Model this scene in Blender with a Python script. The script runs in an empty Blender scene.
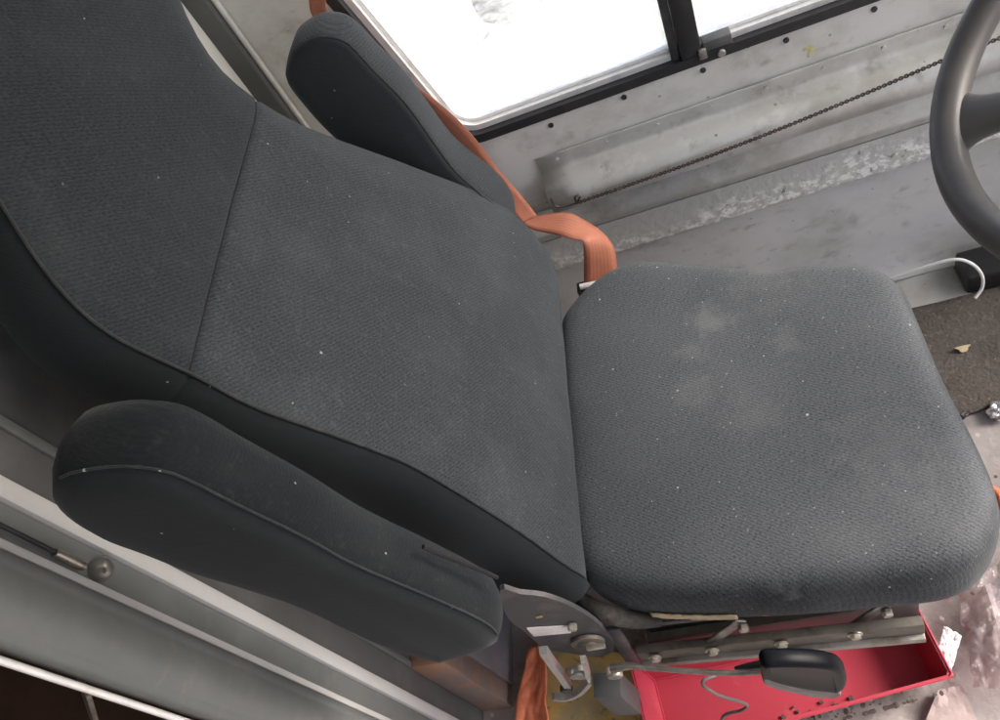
import bpy, bmesh, math, random
from mathutils import Vector, Matrix, noise as mnoise
R = math.radians
rnd = random.Random(7)
scene = bpy.context.scene
COL = scene.collection

# ------------------------------------------------------------------ camera
# world: X = forward in the van, Y = towards the driver's window, Z = up, van floor at z = 0
CAM = Vector((0.0, 0.0, 1.4))
FOC = 800.0                                   # focal length in pixels of a 1000 px wide picture
AX = (Vector((0.92489567, -0.24972183, -0.28671766)),
      Vector((-0.02567284, -0.79337647, 0.60818968)),
      Vector((-0.37935328, -0.55515114, -0.74020152)))      # world axes seen from the camera
cd = bpy.data.cameras.new('camera')
cam = bpy.data.objects.new('camera', cd)
COL.objects.link(cam)
cx_ = Vector((AX[0].x, AX[1].x, AX[2].x)); cy_ = Vector((AX[0].y, AX[1].y, AX[2].y)); cz_ = Vector((AX[0].z, AX[1].z, AX[2].z))
m3 = Matrix((cx_, -cy_, -cz_)).transposed()
cam.matrix_world = Matrix.Translation(CAM) @ m3.to_4x4()
cd.sensor_width = 36.0; cd.lens = FOC / 1000 * 36; cd.clip_start = 0.02; cd.clip_end = 500
scene.camera = cam

# ------------------------------------------------------------------ world, sun, exposure
SUN_EL, SUN_AZ = 36, 16                       # azimuth measured from +X towards +Y
w = bpy.data.worlds.new('World'); scene.world = w; w.use_nodes = True
nt = w.node_tree; nt.nodes.clear()
sky = nt.nodes.new('ShaderNodeTexSky'); sky.sky_type = 'NISHITA'; sky.sun_disc = False
sky.sun_elevation = R(SUN_EL); sky.sun_rotation = R(90 - SUN_AZ)
sky.dust_density = 6.0; sky.air_density = 0.6; sky.ozone_density = 0.6
bgn = nt.nodes.new('ShaderNodeBackground'); bgn.inputs['Strength'].default_value = 0.15
out = nt.nodes.new('ShaderNodeOutputWorld')
nt.links.new(sky.outputs[0], bgn.inputs[0]); nt.links.new(bgn.outputs[0], out.inputs[0])
sl = bpy.data.lights.new('sun', 'SUN'); sl.energy = 1.5; sl.angle = R(38); sl.color = (1, 1, 1)
so = bpy.data.objects.new('sun', sl); COL.objects.link(so)
sd = Vector((math.cos(R(SUN_EL)) * math.cos(R(SUN_AZ)), math.cos(R(SUN_EL)) * math.sin(R(SUN_AZ)), math.sin(R(SUN_EL))))
so.rotation_euler = (-sd).to_track_quat('-Z', 'Y').to_euler()
scene.view_settings.view_transform = 'Standard'
scene.view_settings.look = 'None'
scene.view_settings.gamma = 1
scene.view_settings.exposure = 2.05
try:
    scene.cycles.max_bounces = 10; scene.cycles.diffuse_bounces = 6; scene.cycles.transparent_max_bounces = 16
except Exception: pass

# ------------------------------------------------------------------ measuring helpers
def ray(px, py):
    v = Vector(((px - 500) / FOC, (py - 360) / FOC, 1.0))
    return Vector((AX[0].dot(v), AX[1].dot(v), AX[2].dot(v)))
def PX(px, py, x): r = ray(px, py); return CAM + r * ((x - CAM.x) / r.x)
def PY(px, py, y): r = ray(px, py); return CAM + r * ((y - CAM.y) / r.y)
def PZ(px, py, z): r = ray(px, py); return CAM + r * ((z - CAM.z) / r.z)

# ------------------------------------------------------------------ materials
def mat(name, base, rough=.6, metal=0., spec=.5, vary=None, bump=None, coat=0., extra=None, alpha=None):
    """vary: list of (colour, scale, lo, hi, strength, detail) noise layers; bump: (scale, strength, distance)"""
    m = bpy.data.materials.new(name); m.use_nodes = True
    n = m.node_tree; b = n.nodes['Principled BSDF']
    b.inputs['Roughness'].default_value = rough; b.inputs['Metallic'].default_value = metal
    b.inputs['Specular IOR Level'].default_value = spec
    b.inputs['Coat Weight'].default_value = coat
    tc = n.nodes.new('ShaderNodeTexCoord')
    col = n.nodes.new('ShaderNodeRGB'); col.outputs[0].default_value = (*base, 1)
    cur = col.outputs[0]
    for i, (c2, sc, lo, hi, st, det) in enumerate(vary or []):
        cur = layer(n, tc.outputs['Object'], cur, c2, sc, lo, hi, st, det, i)
    h = None
    if extra: cur, h = extra(n, tc.outputs['Object'], cur)
    n.links.new(cur, b.inputs['Base Color'])
    if bump or h:
        bp = n.nodes.new('ShaderNodeBump')
        if bump:
            nz = n.nodes.new('ShaderNodeTexNoise'); nz.inputs['Scale'].default_value = bump[0]; nz.inputs['Detail'].default_value = 4
            n.links.new(tc.outputs['Object'], nz.inputs['Vector'])
            bp.inputs['Strength'].default_value = bump[1]; bp.inputs['Distance'].default_value = bump[2]
            hh = nz.outputs['Fac']
            if h:
                ad = n.nodes.new('ShaderNodeMath'); ad.operation = 'ADD'; n.links.new(hh, ad.inputs[0]); n.links.new(h, ad.inputs[1]); hh = ad.outputs[0]
            n.links.new(hh, bp.inputs['Height'])
        else:
            bp.inputs['Strength'].default_value = .5; bp.inputs['Distance'].default_value = .0008
            n.links.new(h, bp.inputs['Height'])
        n.links.new(bp.outputs[0], b.inputs['Normal'])
    return m
def layer(n, co, cur, c2, sc, lo, hi, st, det=4, seed=0, stretch=None):
    mp = n.nodes.new('ShaderNodeMapping'); mp.inputs['Location'].default_value = (seed * 3.7, seed * 1.3, seed * 2.1)
    if stretch: mp.inputs['Scale'].default_value = stretch
    n.links.new(co, mp.inputs['Vector'])
    nz = n.nodes.new('ShaderNodeTexNoise'); nz.inputs['Scale'].default_value = sc; nz.inputs['Detail'].default_value = det
    nz.inputs['Roughness'].default_value = .62
    n.links.new(mp.outputs[0], nz.inputs['Vector'])
    mr = n.nodes.new('ShaderNodeMapRange'); mr.inputs['From Min'].default_value = lo; mr.inputs['From Max'].default_value = hi
    mr.inputs['To Max'].default_value = st; n.links.new(nz.outputs['Fac'], mr.inputs['Value'])
    mx = n.nodes.new('ShaderNodeMix'); mx.data_type = 'RGBA'
    n.links.new(mr.outputs[0], mx.inputs[0]); n.links.new(cur, mx.inputs[6]); mx.inputs[7].default_value = (*c2, 1)
    return mx.outputs[2]
def mathn(n, op, a, b=None):
    k = n.nodes.new('ShaderNodeMath'); k.operation = op
    for i, v in enumerate((a, b)):
        if v is None: continue
        if isinstance(v, (int, float)): k.inputs[i].default_value = v
        else: n.links.new(v, k.inputs[i])
    return k.outputs[0]
def specks(n, co, cur, c2, scale, radius, keep, seed=0):
    """lint and crumbs: a scatter of tiny dots"""
    mp = n.nodes.new('ShaderNodeMapping'); mp.inputs['Location'].default_value = (seed, seed * .7, seed * .3); n.links.new(co, mp.inputs['Vector'])
    nz = n.nodes.new('ShaderNodeTexNoise'); nz.inputs['Scale'].default_value = scale * 4; n.links.new(mp.outputs[0], nz.inputs['Vector'])
    vo = n.nodes.new('ShaderNodeTexVoronoi'); vo.inputs['Scale'].default_value = scale; n.links.new(mp.outputs[0], vo.inputs['Vector'])
    d = mathn(n, 'ADD', vo.outputs['Distance'], mathn(n, 'MULTIPLY', mathn(n, 'SUBTRACT', nz.outputs['Fac'], .5), radius * 1.6))
    inside = mathn(n, 'LESS_THAN', d, radius)
    sp = n.nodes.new('ShaderNodeSeparateColor'); n.links.new(vo.outputs['Color'], sp.inputs[0])
    k = mathn(n, 'MULTIPLY', inside, mathn(n, 'GREATER_THAN', sp.outputs[0], 1 - keep))
    k = mathn(n, 'MULTIPLY', k, mathn(n, 'ADD', mathn(n, 'MULTIPLY', sp.outputs[1], .6), .3))
    mx = n.nodes.new('ShaderNodeMix'); mx.data_type = 'RGBA'
    n.links.new(k, mx.inputs[0]); n.links.new(cur, mx.inputs[6]); mx.inputs[7].default_value = (*c2, 1)
    return mx.outputs[2]
def fabric(name, base, light, ribdir, pitch=.0036, rib=1.0, dust=(), lint=.25, dusty=.25, lit_dust=None):
    def ex(n, co, cur):
        dt = n.nodes.new('ShaderNodeVectorMath'); dt.operation = 'DOT_PRODUCT'; dt.inputs[1].default_value = ribdir
        n.links.new(co, dt.inputs[0])
        nz = n.nodes.new('ShaderNodeTexNoise'); nz.inputs['Scale'].default_value = 60; nz.inputs['Detail'].default_value = 3; n.links.new(co, nz.inputs['Vector'])
        ph = mathn(n, 'MULTIPLY', dt.outputs['Value'], 2 * math.pi / pitch)
        ph = mathn(n, 'ADD', ph, mathn(n, 'MULTIPLY', nz.outputs['Fac'], 3.5))
        s = mathn(n, 'MULTIPLY', mathn(n, 'ADD', mathn(n, 'SINE', ph), 1), .5)
        # thread noise along the ribs
        pv = Vector(ribdir).normalized(); av = (Vector((0, 0, 1)) if abs(pv.z) < .3 else Vector((1, 0, 0))).cross(pv).normalized()
        if abs(pv.z) < .3: av = av + Vector((0, 0, .7))
        d1 = n.nodes.new('ShaderNodeVectorMath'); d1.operation = 'DOT_PRODUCT'; d1.inputs[1].default_value = pv; n.links.new(co, d1.inputs[0])
        d2 = n.nodes.new('ShaderNodeVectorMath'); d2.operation = 'DOT_PRODUCT'; d2.inputs[1].default_value = av; n.links.new(co, d2.inputs[0])
        cb_ = n.nodes.new('ShaderNodeCombineXYZ'); n.links.new(mathn(n, 'MULTIPLY', d1.outputs['Value'], 760), cb_.inputs[0]); n.links.new(mathn(n, 'MULTIPLY', d2.outputs['Value'], 290), cb_.inputs[1])
        n2 = n.nodes.new('ShaderNodeTexNoise'); n2.inputs['Scale'].default_value = 1.0; n2.inputs['Detail'].default_value = 2; n.links.new(cb_.outputs[0], n2.inputs['Vector'])
        th_ = n.nodes.new('ShaderNodeMapRange'); th_.inputs['From Min'].default_value = .30; th_.inputs['From Max'].default_value = .72; n.links.new(n2.outputs['Fac'], th_.inputs['Value'])
        f = mathn(n, 'MULTIPLY', s, mathn(n, 'ADD', mathn(n, 'MULTIPLY', n2.outputs['Fac'], 1.3), -.1))
        mx = n.nodes.new('ShaderNodeMix'); mx.data_type = 'RGBA'
        n.links.new(mathn(n, 'MULTIPLY', mathn(n, 'ADD', mathn(n, 'MULTIPLY', s, .22), mathn(n, 'MULTIPLY', th_.outputs[0], .62)), rib), mx.inputs[0]); n.links.new(cur, mx.inputs[6]); mx.inputs[7].default_value = (*light, 1)
        cur = mx.outputs[2]
        cur = layer(n, co, cur, (.12, .124, .13), 9, .46, .75, dusty, 6, 3)
        cur = layer(n, co, cur, (.16, .16, .162), 130, .56, .8, dusty, 3, 5)
        if lit_dust:                    # dust tone with painted-in light on upward faces; flanks left dark as shade
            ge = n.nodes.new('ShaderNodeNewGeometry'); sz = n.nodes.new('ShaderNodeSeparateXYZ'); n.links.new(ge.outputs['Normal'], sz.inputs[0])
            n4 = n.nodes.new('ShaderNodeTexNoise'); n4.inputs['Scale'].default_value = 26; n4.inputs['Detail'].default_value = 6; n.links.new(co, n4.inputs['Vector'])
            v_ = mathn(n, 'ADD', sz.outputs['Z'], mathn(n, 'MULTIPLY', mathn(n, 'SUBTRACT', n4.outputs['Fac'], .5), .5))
            mr = n.nodes.new('ShaderNodeMapRange'); mr.interpolation_type = 'SMOOTHSTEP'; mr.inputs['From Min'].default_value = .25; mr.inputs['From Max'].default_value = .95; mr.inputs['To Max'].default_value = lit_dust[1]
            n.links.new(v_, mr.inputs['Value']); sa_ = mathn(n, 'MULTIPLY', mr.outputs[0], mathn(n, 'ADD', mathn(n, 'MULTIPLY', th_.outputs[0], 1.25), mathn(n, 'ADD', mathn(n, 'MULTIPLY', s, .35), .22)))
            m3_ = n.nodes.new('ShaderNodeMix'); m3_.data_type = 'RGBA'; n.links.new(sa_, m3_.inputs[0]); n.links.new(cur, m3_.inputs[6]); m3_.inputs[7].default_value = (*lit_dust[0], 1); cur = m3_.outputs[2]
        for (p, r, st) in dust:
            sb = n.nodes.new('ShaderNodeVectorMath'); sb.operation = 'DISTANCE'; sb.inputs[1].default_value = p
            n.links.new(co, sb.inputs[0])
            n3 = n.nodes.new('ShaderNodeTexNoise'); n3.inputs['Scale'].default_value = 55; n3.inputs['Detail'].default_value = 6; n.links.new(co, n3.inputs['Vector'])
            dd = mathn(n, 'ADD', mathn(n, 'DIVIDE', sb.outputs['Value'], r), mathn(n, 'MULTIPLY', mathn(n, 'SUBTRACT', n3.outputs['Fac'], .5), 2.2))
            mr = n.nodes.new('ShaderNodeMapRange'); mr.interpolation_type = 'SMOOTHSTEP'
            mr.inputs['From Min'].default_value = 0.; mr.inputs['From Max'].default_value = 1.1; mr.inputs['To Min'].default_value = st; mr.inputs['To Max'].default_value = 0
            n.links.new(dd, mr.inputs['Value'])
            m2 = n.nodes.new('ShaderNodeMix'); m2.data_type = 'RGBA'; n.links.new(mr.outputs[0], m2.inputs[0]); n.links.new(cur, m2.inputs[6]); m2.inputs[7].default_value = (.30, .305, .30, 1)
            cur = m2.outputs[2]
        cur = specks(n, co, cur, (.55, .55, .52), 34, .050, lint, 1.)
        cur = specks(n, co, cur, (.40, .40, .38), 105, .10, lint * .6, 2.)
        return cur, mathn(n, 'ADD', mathn(n, 'MULTIPLY', s, .3), mathn(n, 'MULTIPLY', th_.outputs[0], .7))
    m = mat(name, base, .92, spec=.18, extra=ex, bump=(240, .30, .0010 if rib > .4 else .0004))
    b = m.node_tree.nodes['Principled BSDF']; b.inputs['Sheen Weight'].default_value = .12; b.inputs['Sheen Roughness'].default_value = .45
    b.inputs['Sheen Tint'].default_value = (.7, .75, .8, 1)
    return m

M = {}
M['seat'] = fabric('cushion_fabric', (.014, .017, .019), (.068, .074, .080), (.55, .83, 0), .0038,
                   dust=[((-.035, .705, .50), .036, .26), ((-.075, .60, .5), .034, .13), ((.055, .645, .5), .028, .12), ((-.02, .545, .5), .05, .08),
                         ((-.07, .665, .5), .022, .14), ((.05, .76, .5), .07, .12), ((-.02, .345, .46), .03, .30), ((.12, .47, .5), .08, .10)], lint=.40, dusty=.34, lit_dust=((.145, .155, .166), .50))
M['seat_side'] = fabric('cushion_boxing', (.022, .026, .028), (.055, .061, .065), (.55, .83, 0), .0038, rib=.5, lint=.35, dusty=.14)
M['head'] = fabric('headrest_fabric', (.012, .0148, .017), (.056, .065, .073), (0, .64, .77), .0036, rib=.75, lint=.04, dusty=.12)
M['back'] = fabric('backrest_fabric', (.0135, .0165, .019), (.070, .080, .088), (0, .64, .77), .0036, lint=.05, dusty=.2)
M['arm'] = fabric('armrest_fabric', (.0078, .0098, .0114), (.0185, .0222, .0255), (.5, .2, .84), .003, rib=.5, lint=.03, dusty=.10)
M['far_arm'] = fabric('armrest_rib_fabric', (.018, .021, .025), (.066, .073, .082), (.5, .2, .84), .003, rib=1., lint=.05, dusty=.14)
M['side_shade'] = fabric('side_shade_cloth', (.0145, .018, .020), (.025, .029, .0325), (.5, .2, .84), .003, rib=.15, lint=.04, dusty=.03)  # seat cloth copy with shade painted in, for faces turned from the light
M['foamgrey'] = mat('dirty_foam', (.045, .042, .037), .95, vary=[((.12, .11, .09), 40, .5, .75, .7, 7), ((.02, .028, .025), 60, .52, .7, .8, 6)], bump=(70, .9, .005))
M['far_inner'] = fabric('far_armrest_inner_cloth', (.030, .034, .039), (.060, .067, .076), (.5, .2, .84), .003, rib=.3, lint=.03, dusty=.05)
M['piping'] = mat('piping', (.026, .029, .031), .9, vary=[((.07, .07, .07), 60, .5, .72, .6, 4)], bump=(300, .5, .001))
M['seam'] = mat('seam_thread', (.012, .012, .013), .95, bump=(400, .5, .001))
def scuff(n, co, cur):
    cur = layer(n, co, cur, (.22, .22, .205), 9, .54, .78, .38, 9, 11, (1, 1, 1.7))
    cur = specks(n, co, cur, (.14, .13, .115), 42, .10, .20, 3.)
    cur = layer(n, co, cur, (.22, .20, .17), 16, .60, .74, .5, 9, 12, (1, 1, 2.2))
    return cur, None
M['wall'] = mat('wall_paint', (.72, .725, .70), .42, spec=.45, vary=[((.52, .525, .475), 4.5, .46, .68, .8, 8), ((.29, .29, .26), 13, .56, .72, .6, 9), ((.67, .67, .66), 14, .52, .72, .4, 6)], bump=(5, .35, .01), extra=scuff)
M['low_wall'] = mat('lower_wall_paint', (.66, .668, .66), .38, spec=.45, vary=[((.48, .488, .45), 5, .45, .68, .8, 8), ((.28, .285, .265), 15, .57, .72, .55, 9), ((.42, .38, .31), 9, .6, .75, .6, 6)], bump=(4, .4, .012), extra=scuff)
def scab(n, co, cur):
    old = layer(n, co, cur, (.52, .52, .48), 20, .46, .60, .85, 8, 21)
    chips = layer(n, co, old, (.80, .81, .79), 110, .49, .56, .9, 8, 22, (.6, 1, 1))
    chips = layer(n, co, chips, (.12, .10, .085), 70, .61, .68, .8, 8, 23)
    sx = n.nodes.new('ShaderNodeSeparateXYZ'); n.links.new(co, sx.inputs[0])
    nz = n.nodes.new('ShaderNodeTexNoise'); nz.inputs['Scale'].default_value = 13; nz.inputs['Detail'].default_value = 5; n.links.new(co, nz.inputs['Vector'])
    v = mathn(n, 'ADD', mathn(n, 'MULTIPLY', sx.outputs['Z'], -34), mathn(n, 'MULTIPLY', sx.outputs['X'], 1.3))
    v = mathn(n, 'ADD', v, mathn(n, 'MULTIPLY', nz.outputs['Fac'], 3.2))
    mr = n.nodes.new('ShaderNodeMapRange'); mr.inputs['From Min'].default_value = -10.35; mr.inputs['From Max'].default_value = -9.7; n.links.new(v, mr.inputs['Value'])
    mx = n.nodes.new('ShaderNodeMix'); mx.data_type = 'RGBA'; n.links.new(mr.outputs[0], mx.inputs[0]); n.links.new(cur, mx.inputs[6]); n.links.new(chips, mx.inputs[7]); cur = mx.outputs[2]
    return cur, None
M['scab'] = mat('flaking_flange_paint', (.47, .475, .455), .5, bump=(70, .8, .004), extra=scab)
M['rail'] = mat('worn_rail_aluminium', (.60, .612, .59), .36, metal=.2, vary=[((.40, .395, .345), 7, .46, .66, .8, 8), ((.26, .25, .225), 24, .57, .70, .6, 8), ((.75, .76, .75), 25, .55, .7, .5, 5)], bump=(6, .3, .01), extra=scuff)
M['cream'] = mat('bulkhead_pale_paint', (.66, .67, .63), .5, vary=[((.42, .42, .39), 5, .45, .75, .6, 5)], bump=(8, .2, .006))
M['grey'] = mat('bulkhead_grey_paint', (.130, .142, .142), .42, vary=[((.23, .235, .23), 4, .4, .75, .7, 6), ((.12, .12, .12), 11, .6, .75, .5, 6)], bump=(6, .25, .008), extra=scuff)
M['white'] = mat('white_strip_paint', (.56, .565, .56), .45, vary=[((.55, .53, .5), 18, .55, .75, .6, 7)], bump=(20, .2, .003))
M['charcoal'] = mat('dark_channel_paint', (.085, .088, .088), .55, vary=[((.15, .15, .15), 14, .5, .75, .6, 6)], bump=(20, .2, .003))
M['violet'] = mat('riser_grey_paint', (.21, .20, .215), .6, vary=[((.13, .12, .125), 12, .45, .7, .7, 7), ((.33, .31, .3), 40, .58, .72, .5, 6)], bump=(25, .4, .003))
M['rust'] = mat('rusty_edge', (.30, .17, .11), .75, vary=[((.17, .15, .15), 9, .42, .62, .8, 7), ((.42, .18, .10), 14, .55, .72, .7, 5)], bump=(40, .5, .003))
def grime(n, co, cur):
    cur = layer(n, co, cur, (.10, .085, .075), 12, .52, .68, .75, 9, 31)
    cur = layer(n, co, cur, (.50, .47, .46), 30, .58, .70, .55, 8, 32)
    cur = specks(n, co, cur, (.6, .56, .5), 45, .16, .2, 4.)
    cur = specks(n, co, cur, (.04, .035, .03), 60, .2, .2, 5.)
    return cur, None
M['floor'] = mat('dusty_floor', (.33, .30, .295), .75, vary=[((.24, .21, .2), 5, .4, .65, .8, 8)], bump=(60, .7, .004), extra=grime)
def crumbs(n, co, cur):
    cur = layer(n, co, cur, (.19, .165, .14), 90, .52, .72, .6, 8, 41)
    cur = layer(n, co, cur, (.06, .05, .042), 25, .5, .7, .8, 8, 42)
    cur = specks(n, co, cur, (.40, .36, .30), 60, .10, .20, 6.)
    cur = specks(n, co, cur, (.25, .2, .15), 110, .16, .25, 7.)
    return cur, None
M['mat'] = mat('dirty_brown_mat', (.085, .073, .064), .95, bump=(160, .9, .004), extra=crumbs)
M['plate'] = mat('dusty_floor_plate', (.38, .39, .37), .5, vary=[((.27, .25, .22), 12, .45, .7, .8, 8)], bump=(30, .3, .003), extra=scuff)
M['black'] = mat('black_plastic', (.018, .019, .021), .38, vary=[((.07, .068, .065), 30, .52, .75, .5, 6)], bump=(200, .2, .0008))
M['rubber'] = mat('black_rubber_gasket', (.022, .023, .026), .5, vary=[((.07, .07, .07), 25, .5, .75, .5, 6)])
M['grip'] = mat('glossy_black_grip', (.005, .006, .008), .34, spec=.07, vary=[((.012, .014, .016), 50, .5, .75, .5, 5)])
M['gripgrey'] = mat('grip_underside', (.17, .155, .15), .55, vary=[((.26, .24, .22), 40, .5, .7, .6, 5)])
M['wheel'] = mat('worn_wheel_plastic', (.100, .098, .098), .44, spec=.5, vary=[((.16, .15, .145), 20, .45, .75, .6, 6)], bump=(260, .15, .0008))
M['steel'] = mat('dirty_steel', (.32, .31, .29), .45, metal=.7, vary=[((.13, .10, .075), 28, .45, .65, .8, 8)], bump=(60, .35, .002))
M['darksteel'] = mat('dark_seat_plate', (.062, .062, .070), .5, metal=.2, vary=[((.17, .15, .135), 25, .5, .7, .6, 7)], bump=(40, .25, .002))
M['frame'] = mat('greasy_frame_steel', (.11, .100, .086), .6, metal=.3, vary=[((.20, .175, .145), 22, .45, .68, .8, 8), ((.07, .055, .04), 45, .55, .7, .7, 8)], bump=(60, .4, .002))
M['chrome'] = mat('chrome_latch', (.52, .51, .50), .3, metal=.7, vary=[((.3, .27, .24), 40, .55, .7, .6, 6)])
M['zinc'] = mat('zinc_bolt', (.55, .52, .46), .35, metal=.85, vary=[((.2, .15, .1), 90, .5, .68, .7, 6)])
M['alu'] = mat('window_channel_aluminium', (.86, .87, .87), .35, metal=.3, vary=[((.45, .44, .42), 30, .5, .75, .6, 7)])
M['chain'] = mat('rusty_chain', (.10, .075, .07), .5, metal=.6, vary=[((.22, .17, .15), 120, .45, .7, .8, 4)])
M['red'] = mat('red_plastic_tray', (.48, .055, .088), .45, vary=[((.46, .05, .08), 10, .45, .7, .6, 6), ((.62, .16, .17), 25, .60, .75, .5, 7)], bump=(60, .15, .001))
def web(n, co, cur):
    cur = layer(n, co, cur, (.33, .125, .075), 16, .45, .7, .7, 6, 51)
    tx = n.nodes.new('ShaderNodeTexCoord'); su = n.nodes.new('ShaderNodeSeparateXYZ'); n.links.new(tx.outputs['UV'], su.inputs[0])
    rb = mathn(n, 'ADD', mathn(n, 'MULTIPLY', mathn(n, 'SINE', mathn(n, 'MULTIPLY', su.outputs[1], 2 * math.pi * 9)), .5), .5)
    pk = mathn(n, 'ADD', mathn(n, 'MULTIPLY', mathn(n, 'SINE', mathn(n, 'MULTIPLY', su.outputs[0], 2 * math.pi / .003)), .5), .5)
    ed = mathn(n, 'GREATER_THAN', mathn(n, 'ABSOLUTE', mathn(n, 'SUBTRACT', su.outputs[1], .5)), .455)
    fc = mathn(n, 'ADD', mathn(n, 'MULTIPLY', mathn(n, 'MULTIPLY', rb, pk), .2), mathn(n, 'MULTIPLY', ed, .3))
    mx = n.nodes.new('ShaderNodeMix'); mx.data_type = 'RGBA'; n.links.new(fc, mx.inputs[0]); n.links.new(cur, mx.inputs[6]); mx.inputs[7].default_value = (.25, .085, .05, 1)
    return mx.outputs[2], mathn(n, 'MULTIPLY', mathn(n, 'ADD', rb, pk), .35)
M['belt'] = mat('orange_belt_webbing', (.50, .185, .112), .62, bump=(500, .4, .0008), extra=web)
M['orange'] = mat('orange_cloth', (.80, .25, .13), .8, vary=[((.5, .1, .04), 20, .45, .7, .7, 5)], bump=(70, .6, .004))
M['label_orange'] = mat('orange_label', (.78, .23, .10), .6, vary=[((.5, .16, .08), 90, .5, .7, .6, 4)])
M['label_gold'] = mat('worn_gold_band', (.50, .42, .27), .6, vary=[((.05, .045, .035), 130, .61, .67, .9, 5), ((.65, .6, .45), 200, .5, .7, .5, 3)])
M['sticker'] = mat('white_sticker', (.78, .74, .73), .5, vary=[((.55, .5, .48), 60, .55, .7, .6, 5)])
M['cardboard'] = mat('dusty_cardboard', (.40, .33, .32), .9, vary=[((.27, .22, .21), 20, .45, .7, .7, 6)])
M['yellow'] = mat('worn_yellow_paint', (.52, .36, .12), .6, vary=[((.33, .28, .18), 22, .45, .62, .8, 8), ((.12, .1, .08), 60, .58, .68, .8, 6)], bump=(40, .4, .002))
M['greybox'] = mat('grey_box_paint', (.085, .087, .09), .55, vary=[((.1, .1, .1), 20, .5, .7, .6, 6)], bump=(40, .2, .002))
M['foil'] = mat('crumpled_foil', (.80, .80, .80), .25, metal=.85, vary=[((.5, .5, .5), 60, .45, .7, .7, 4)])
M['foam'] = mat('white_crumpled_paper', (.85, .85, .85), .7, bump=(120, .6, .004))
M['cargo'] = mat('cargo_brown_boards', (.10, .055, .035), .8, vary=[((.05, .03, .02), 8, .45, .7, .7, 6)], bump=(20, .3, .004))
M['cable'] = mat('grey_cable', (.13, .11, .11), .6, vary=[((.2, .18, .17), 40, .5, .7, .6, 5)])
M['whitecable'] = mat('white_cable', (.82, .82, .80), .4, vary=[((.5, .48, .45), 50, .55, .75, .5, 5)])
M['leaf'] = mat('dry_leaf', (.50, .42, .26), .8, vary=[((.3, .22, .12), 90, .5, .7, .6, 4)])
M['chalk'] = mat('yellow_chalk', (.68, .66, .28), .9, vary=[((.42, .42, .36), 60, .45, .6, .8, 6)])
M['shell'] = mat('van_lining_white', (.62, .62, .60), .6, vary=[((.5, .5, .48), 3, .45, .7, .6, 5)], bump=(6, .2, .006))
def yard(n, co, cur):
    cur = layer(n, co, cur, (.27, .27, .27), .5, .50, .66, .6, 7, 61)
    cur = layer(n, co, cur, (.40, .40, .39), 2.6, .5, .75, .6, 7, 62)
    return cur, None
M['yard'] = mat('yard_concrete', (.38, .38, .375), .9, extra=yard, bump=(8, .3, .01))
M['wet'] = mat('wet_tarmac', (.11, .11, .113), .8, vary=[((.38, .38, .375), 7, .40, .60, .95, 9), ((.38, .38, .375), 2.0, .45, .62, .9, 5)], bump=(30, .3, .01))
# window pane: mostly clear, a thin reflection, a film of dust
g = bpy.data.materials.new('dusty_window_glass'); g.use_nodes = True
n = g.node_tree; n.nodes.clear()
o_ = n.nodes.new('ShaderNodeOutputMaterial'); tr = n.nodes.new('ShaderNodeBsdfTransparent'); gl = n.nodes.new('ShaderNodeBsdfGlossy'); df = n.nodes.new('ShaderNodeBsdfDiffuse')
gl.inputs['Roughness'].default_value = .03; df.inputs['Color'].default_value = (.6, .6, .58, 1); tr.inputs['Color'].default_value = (.93, .95, .94, 1)
fr = n.nodes.new('ShaderNodeFresnel'); fr.inputs['IOR'].default_value = 1.45
mx1 = n.nodes.new('ShaderNodeMixShader'); mx2 = n.nodes.new('ShaderNodeMixShader')
tc = n.nodes.new('ShaderNodeTexCoord'); nz = n.nodes.new('ShaderNodeTexNoise'); nz.inputs['Scale'].default_value = 9; nz.inputs['Detail'].default_value = 8
mr = n.nodes.new('ShaderNodeMapRange'); mr.inputs['From Min'].default_value = .45; mr.inputs['From Max'].default_value = .8; mr.inputs['To Max'].default_value = .22
n.links.new(tc.outputs['Object'], nz.inputs['Vector']); n.links.new(nz.outputs['Fac'], mr.inputs['Value'])
n.links.new(mathn(n, 'MULTIPLY', fr.outputs[0], .7), mx1.inputs[0]); n.links.new(tr.outputs[0], mx1.inputs[1]); n.links.new(gl.outputs[0], mx1.inputs[2])
n.links.new(mr.outputs[0], mx2.inputs[0]); n.links.new(mx1.outputs[0], mx2.inputs[1]); n.links.new(df.outputs[0], mx2.inputs[2])
n.links.new(mx2.outputs[0], o_.inputs['Surface'])
M['glass'] = g
# clear crumpled plastic film
g = bpy.data.materials.new('clear_plastic_film'); g.use_nodes = True
n = g.node_tree; n.nodes.clear()
o_ = n.nodes.new('ShaderNodeOutputMaterial'); tr = n.nodes.new('ShaderNodeBsdfTransparent'); gl = n.nodes.new('ShaderNodeBsdfGlossy'); df = n.nodes.new('ShaderNodeBsdfDiffuse')
gl.inputs['Roughness'].default_value = .32; df.inputs['Color'].default_value = (.48, .41, .42, 1); tr.inputs['Color'].default_value = (.95, .88, .88, 1)
mx1 = n.nodes.new('ShaderNodeMixShader'); mx1.inputs[0].default_value = .10; mx2 = n.nodes.new('ShaderNodeMixShader'); mx2.inputs[0].default_value = .3
n.links.new(gl.outputs[0], mx1.inputs[2]); n.links.new(tr.outputs[0], mx1.inputs[1])
n.links.new(mx1.outputs[0], mx2.inputs[1]); n.links.new(df.outputs[0], mx2.inputs[2]); n.links.new(mx2.outputs[0], o_.inputs['Surface'])
M['film'] = g

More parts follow.
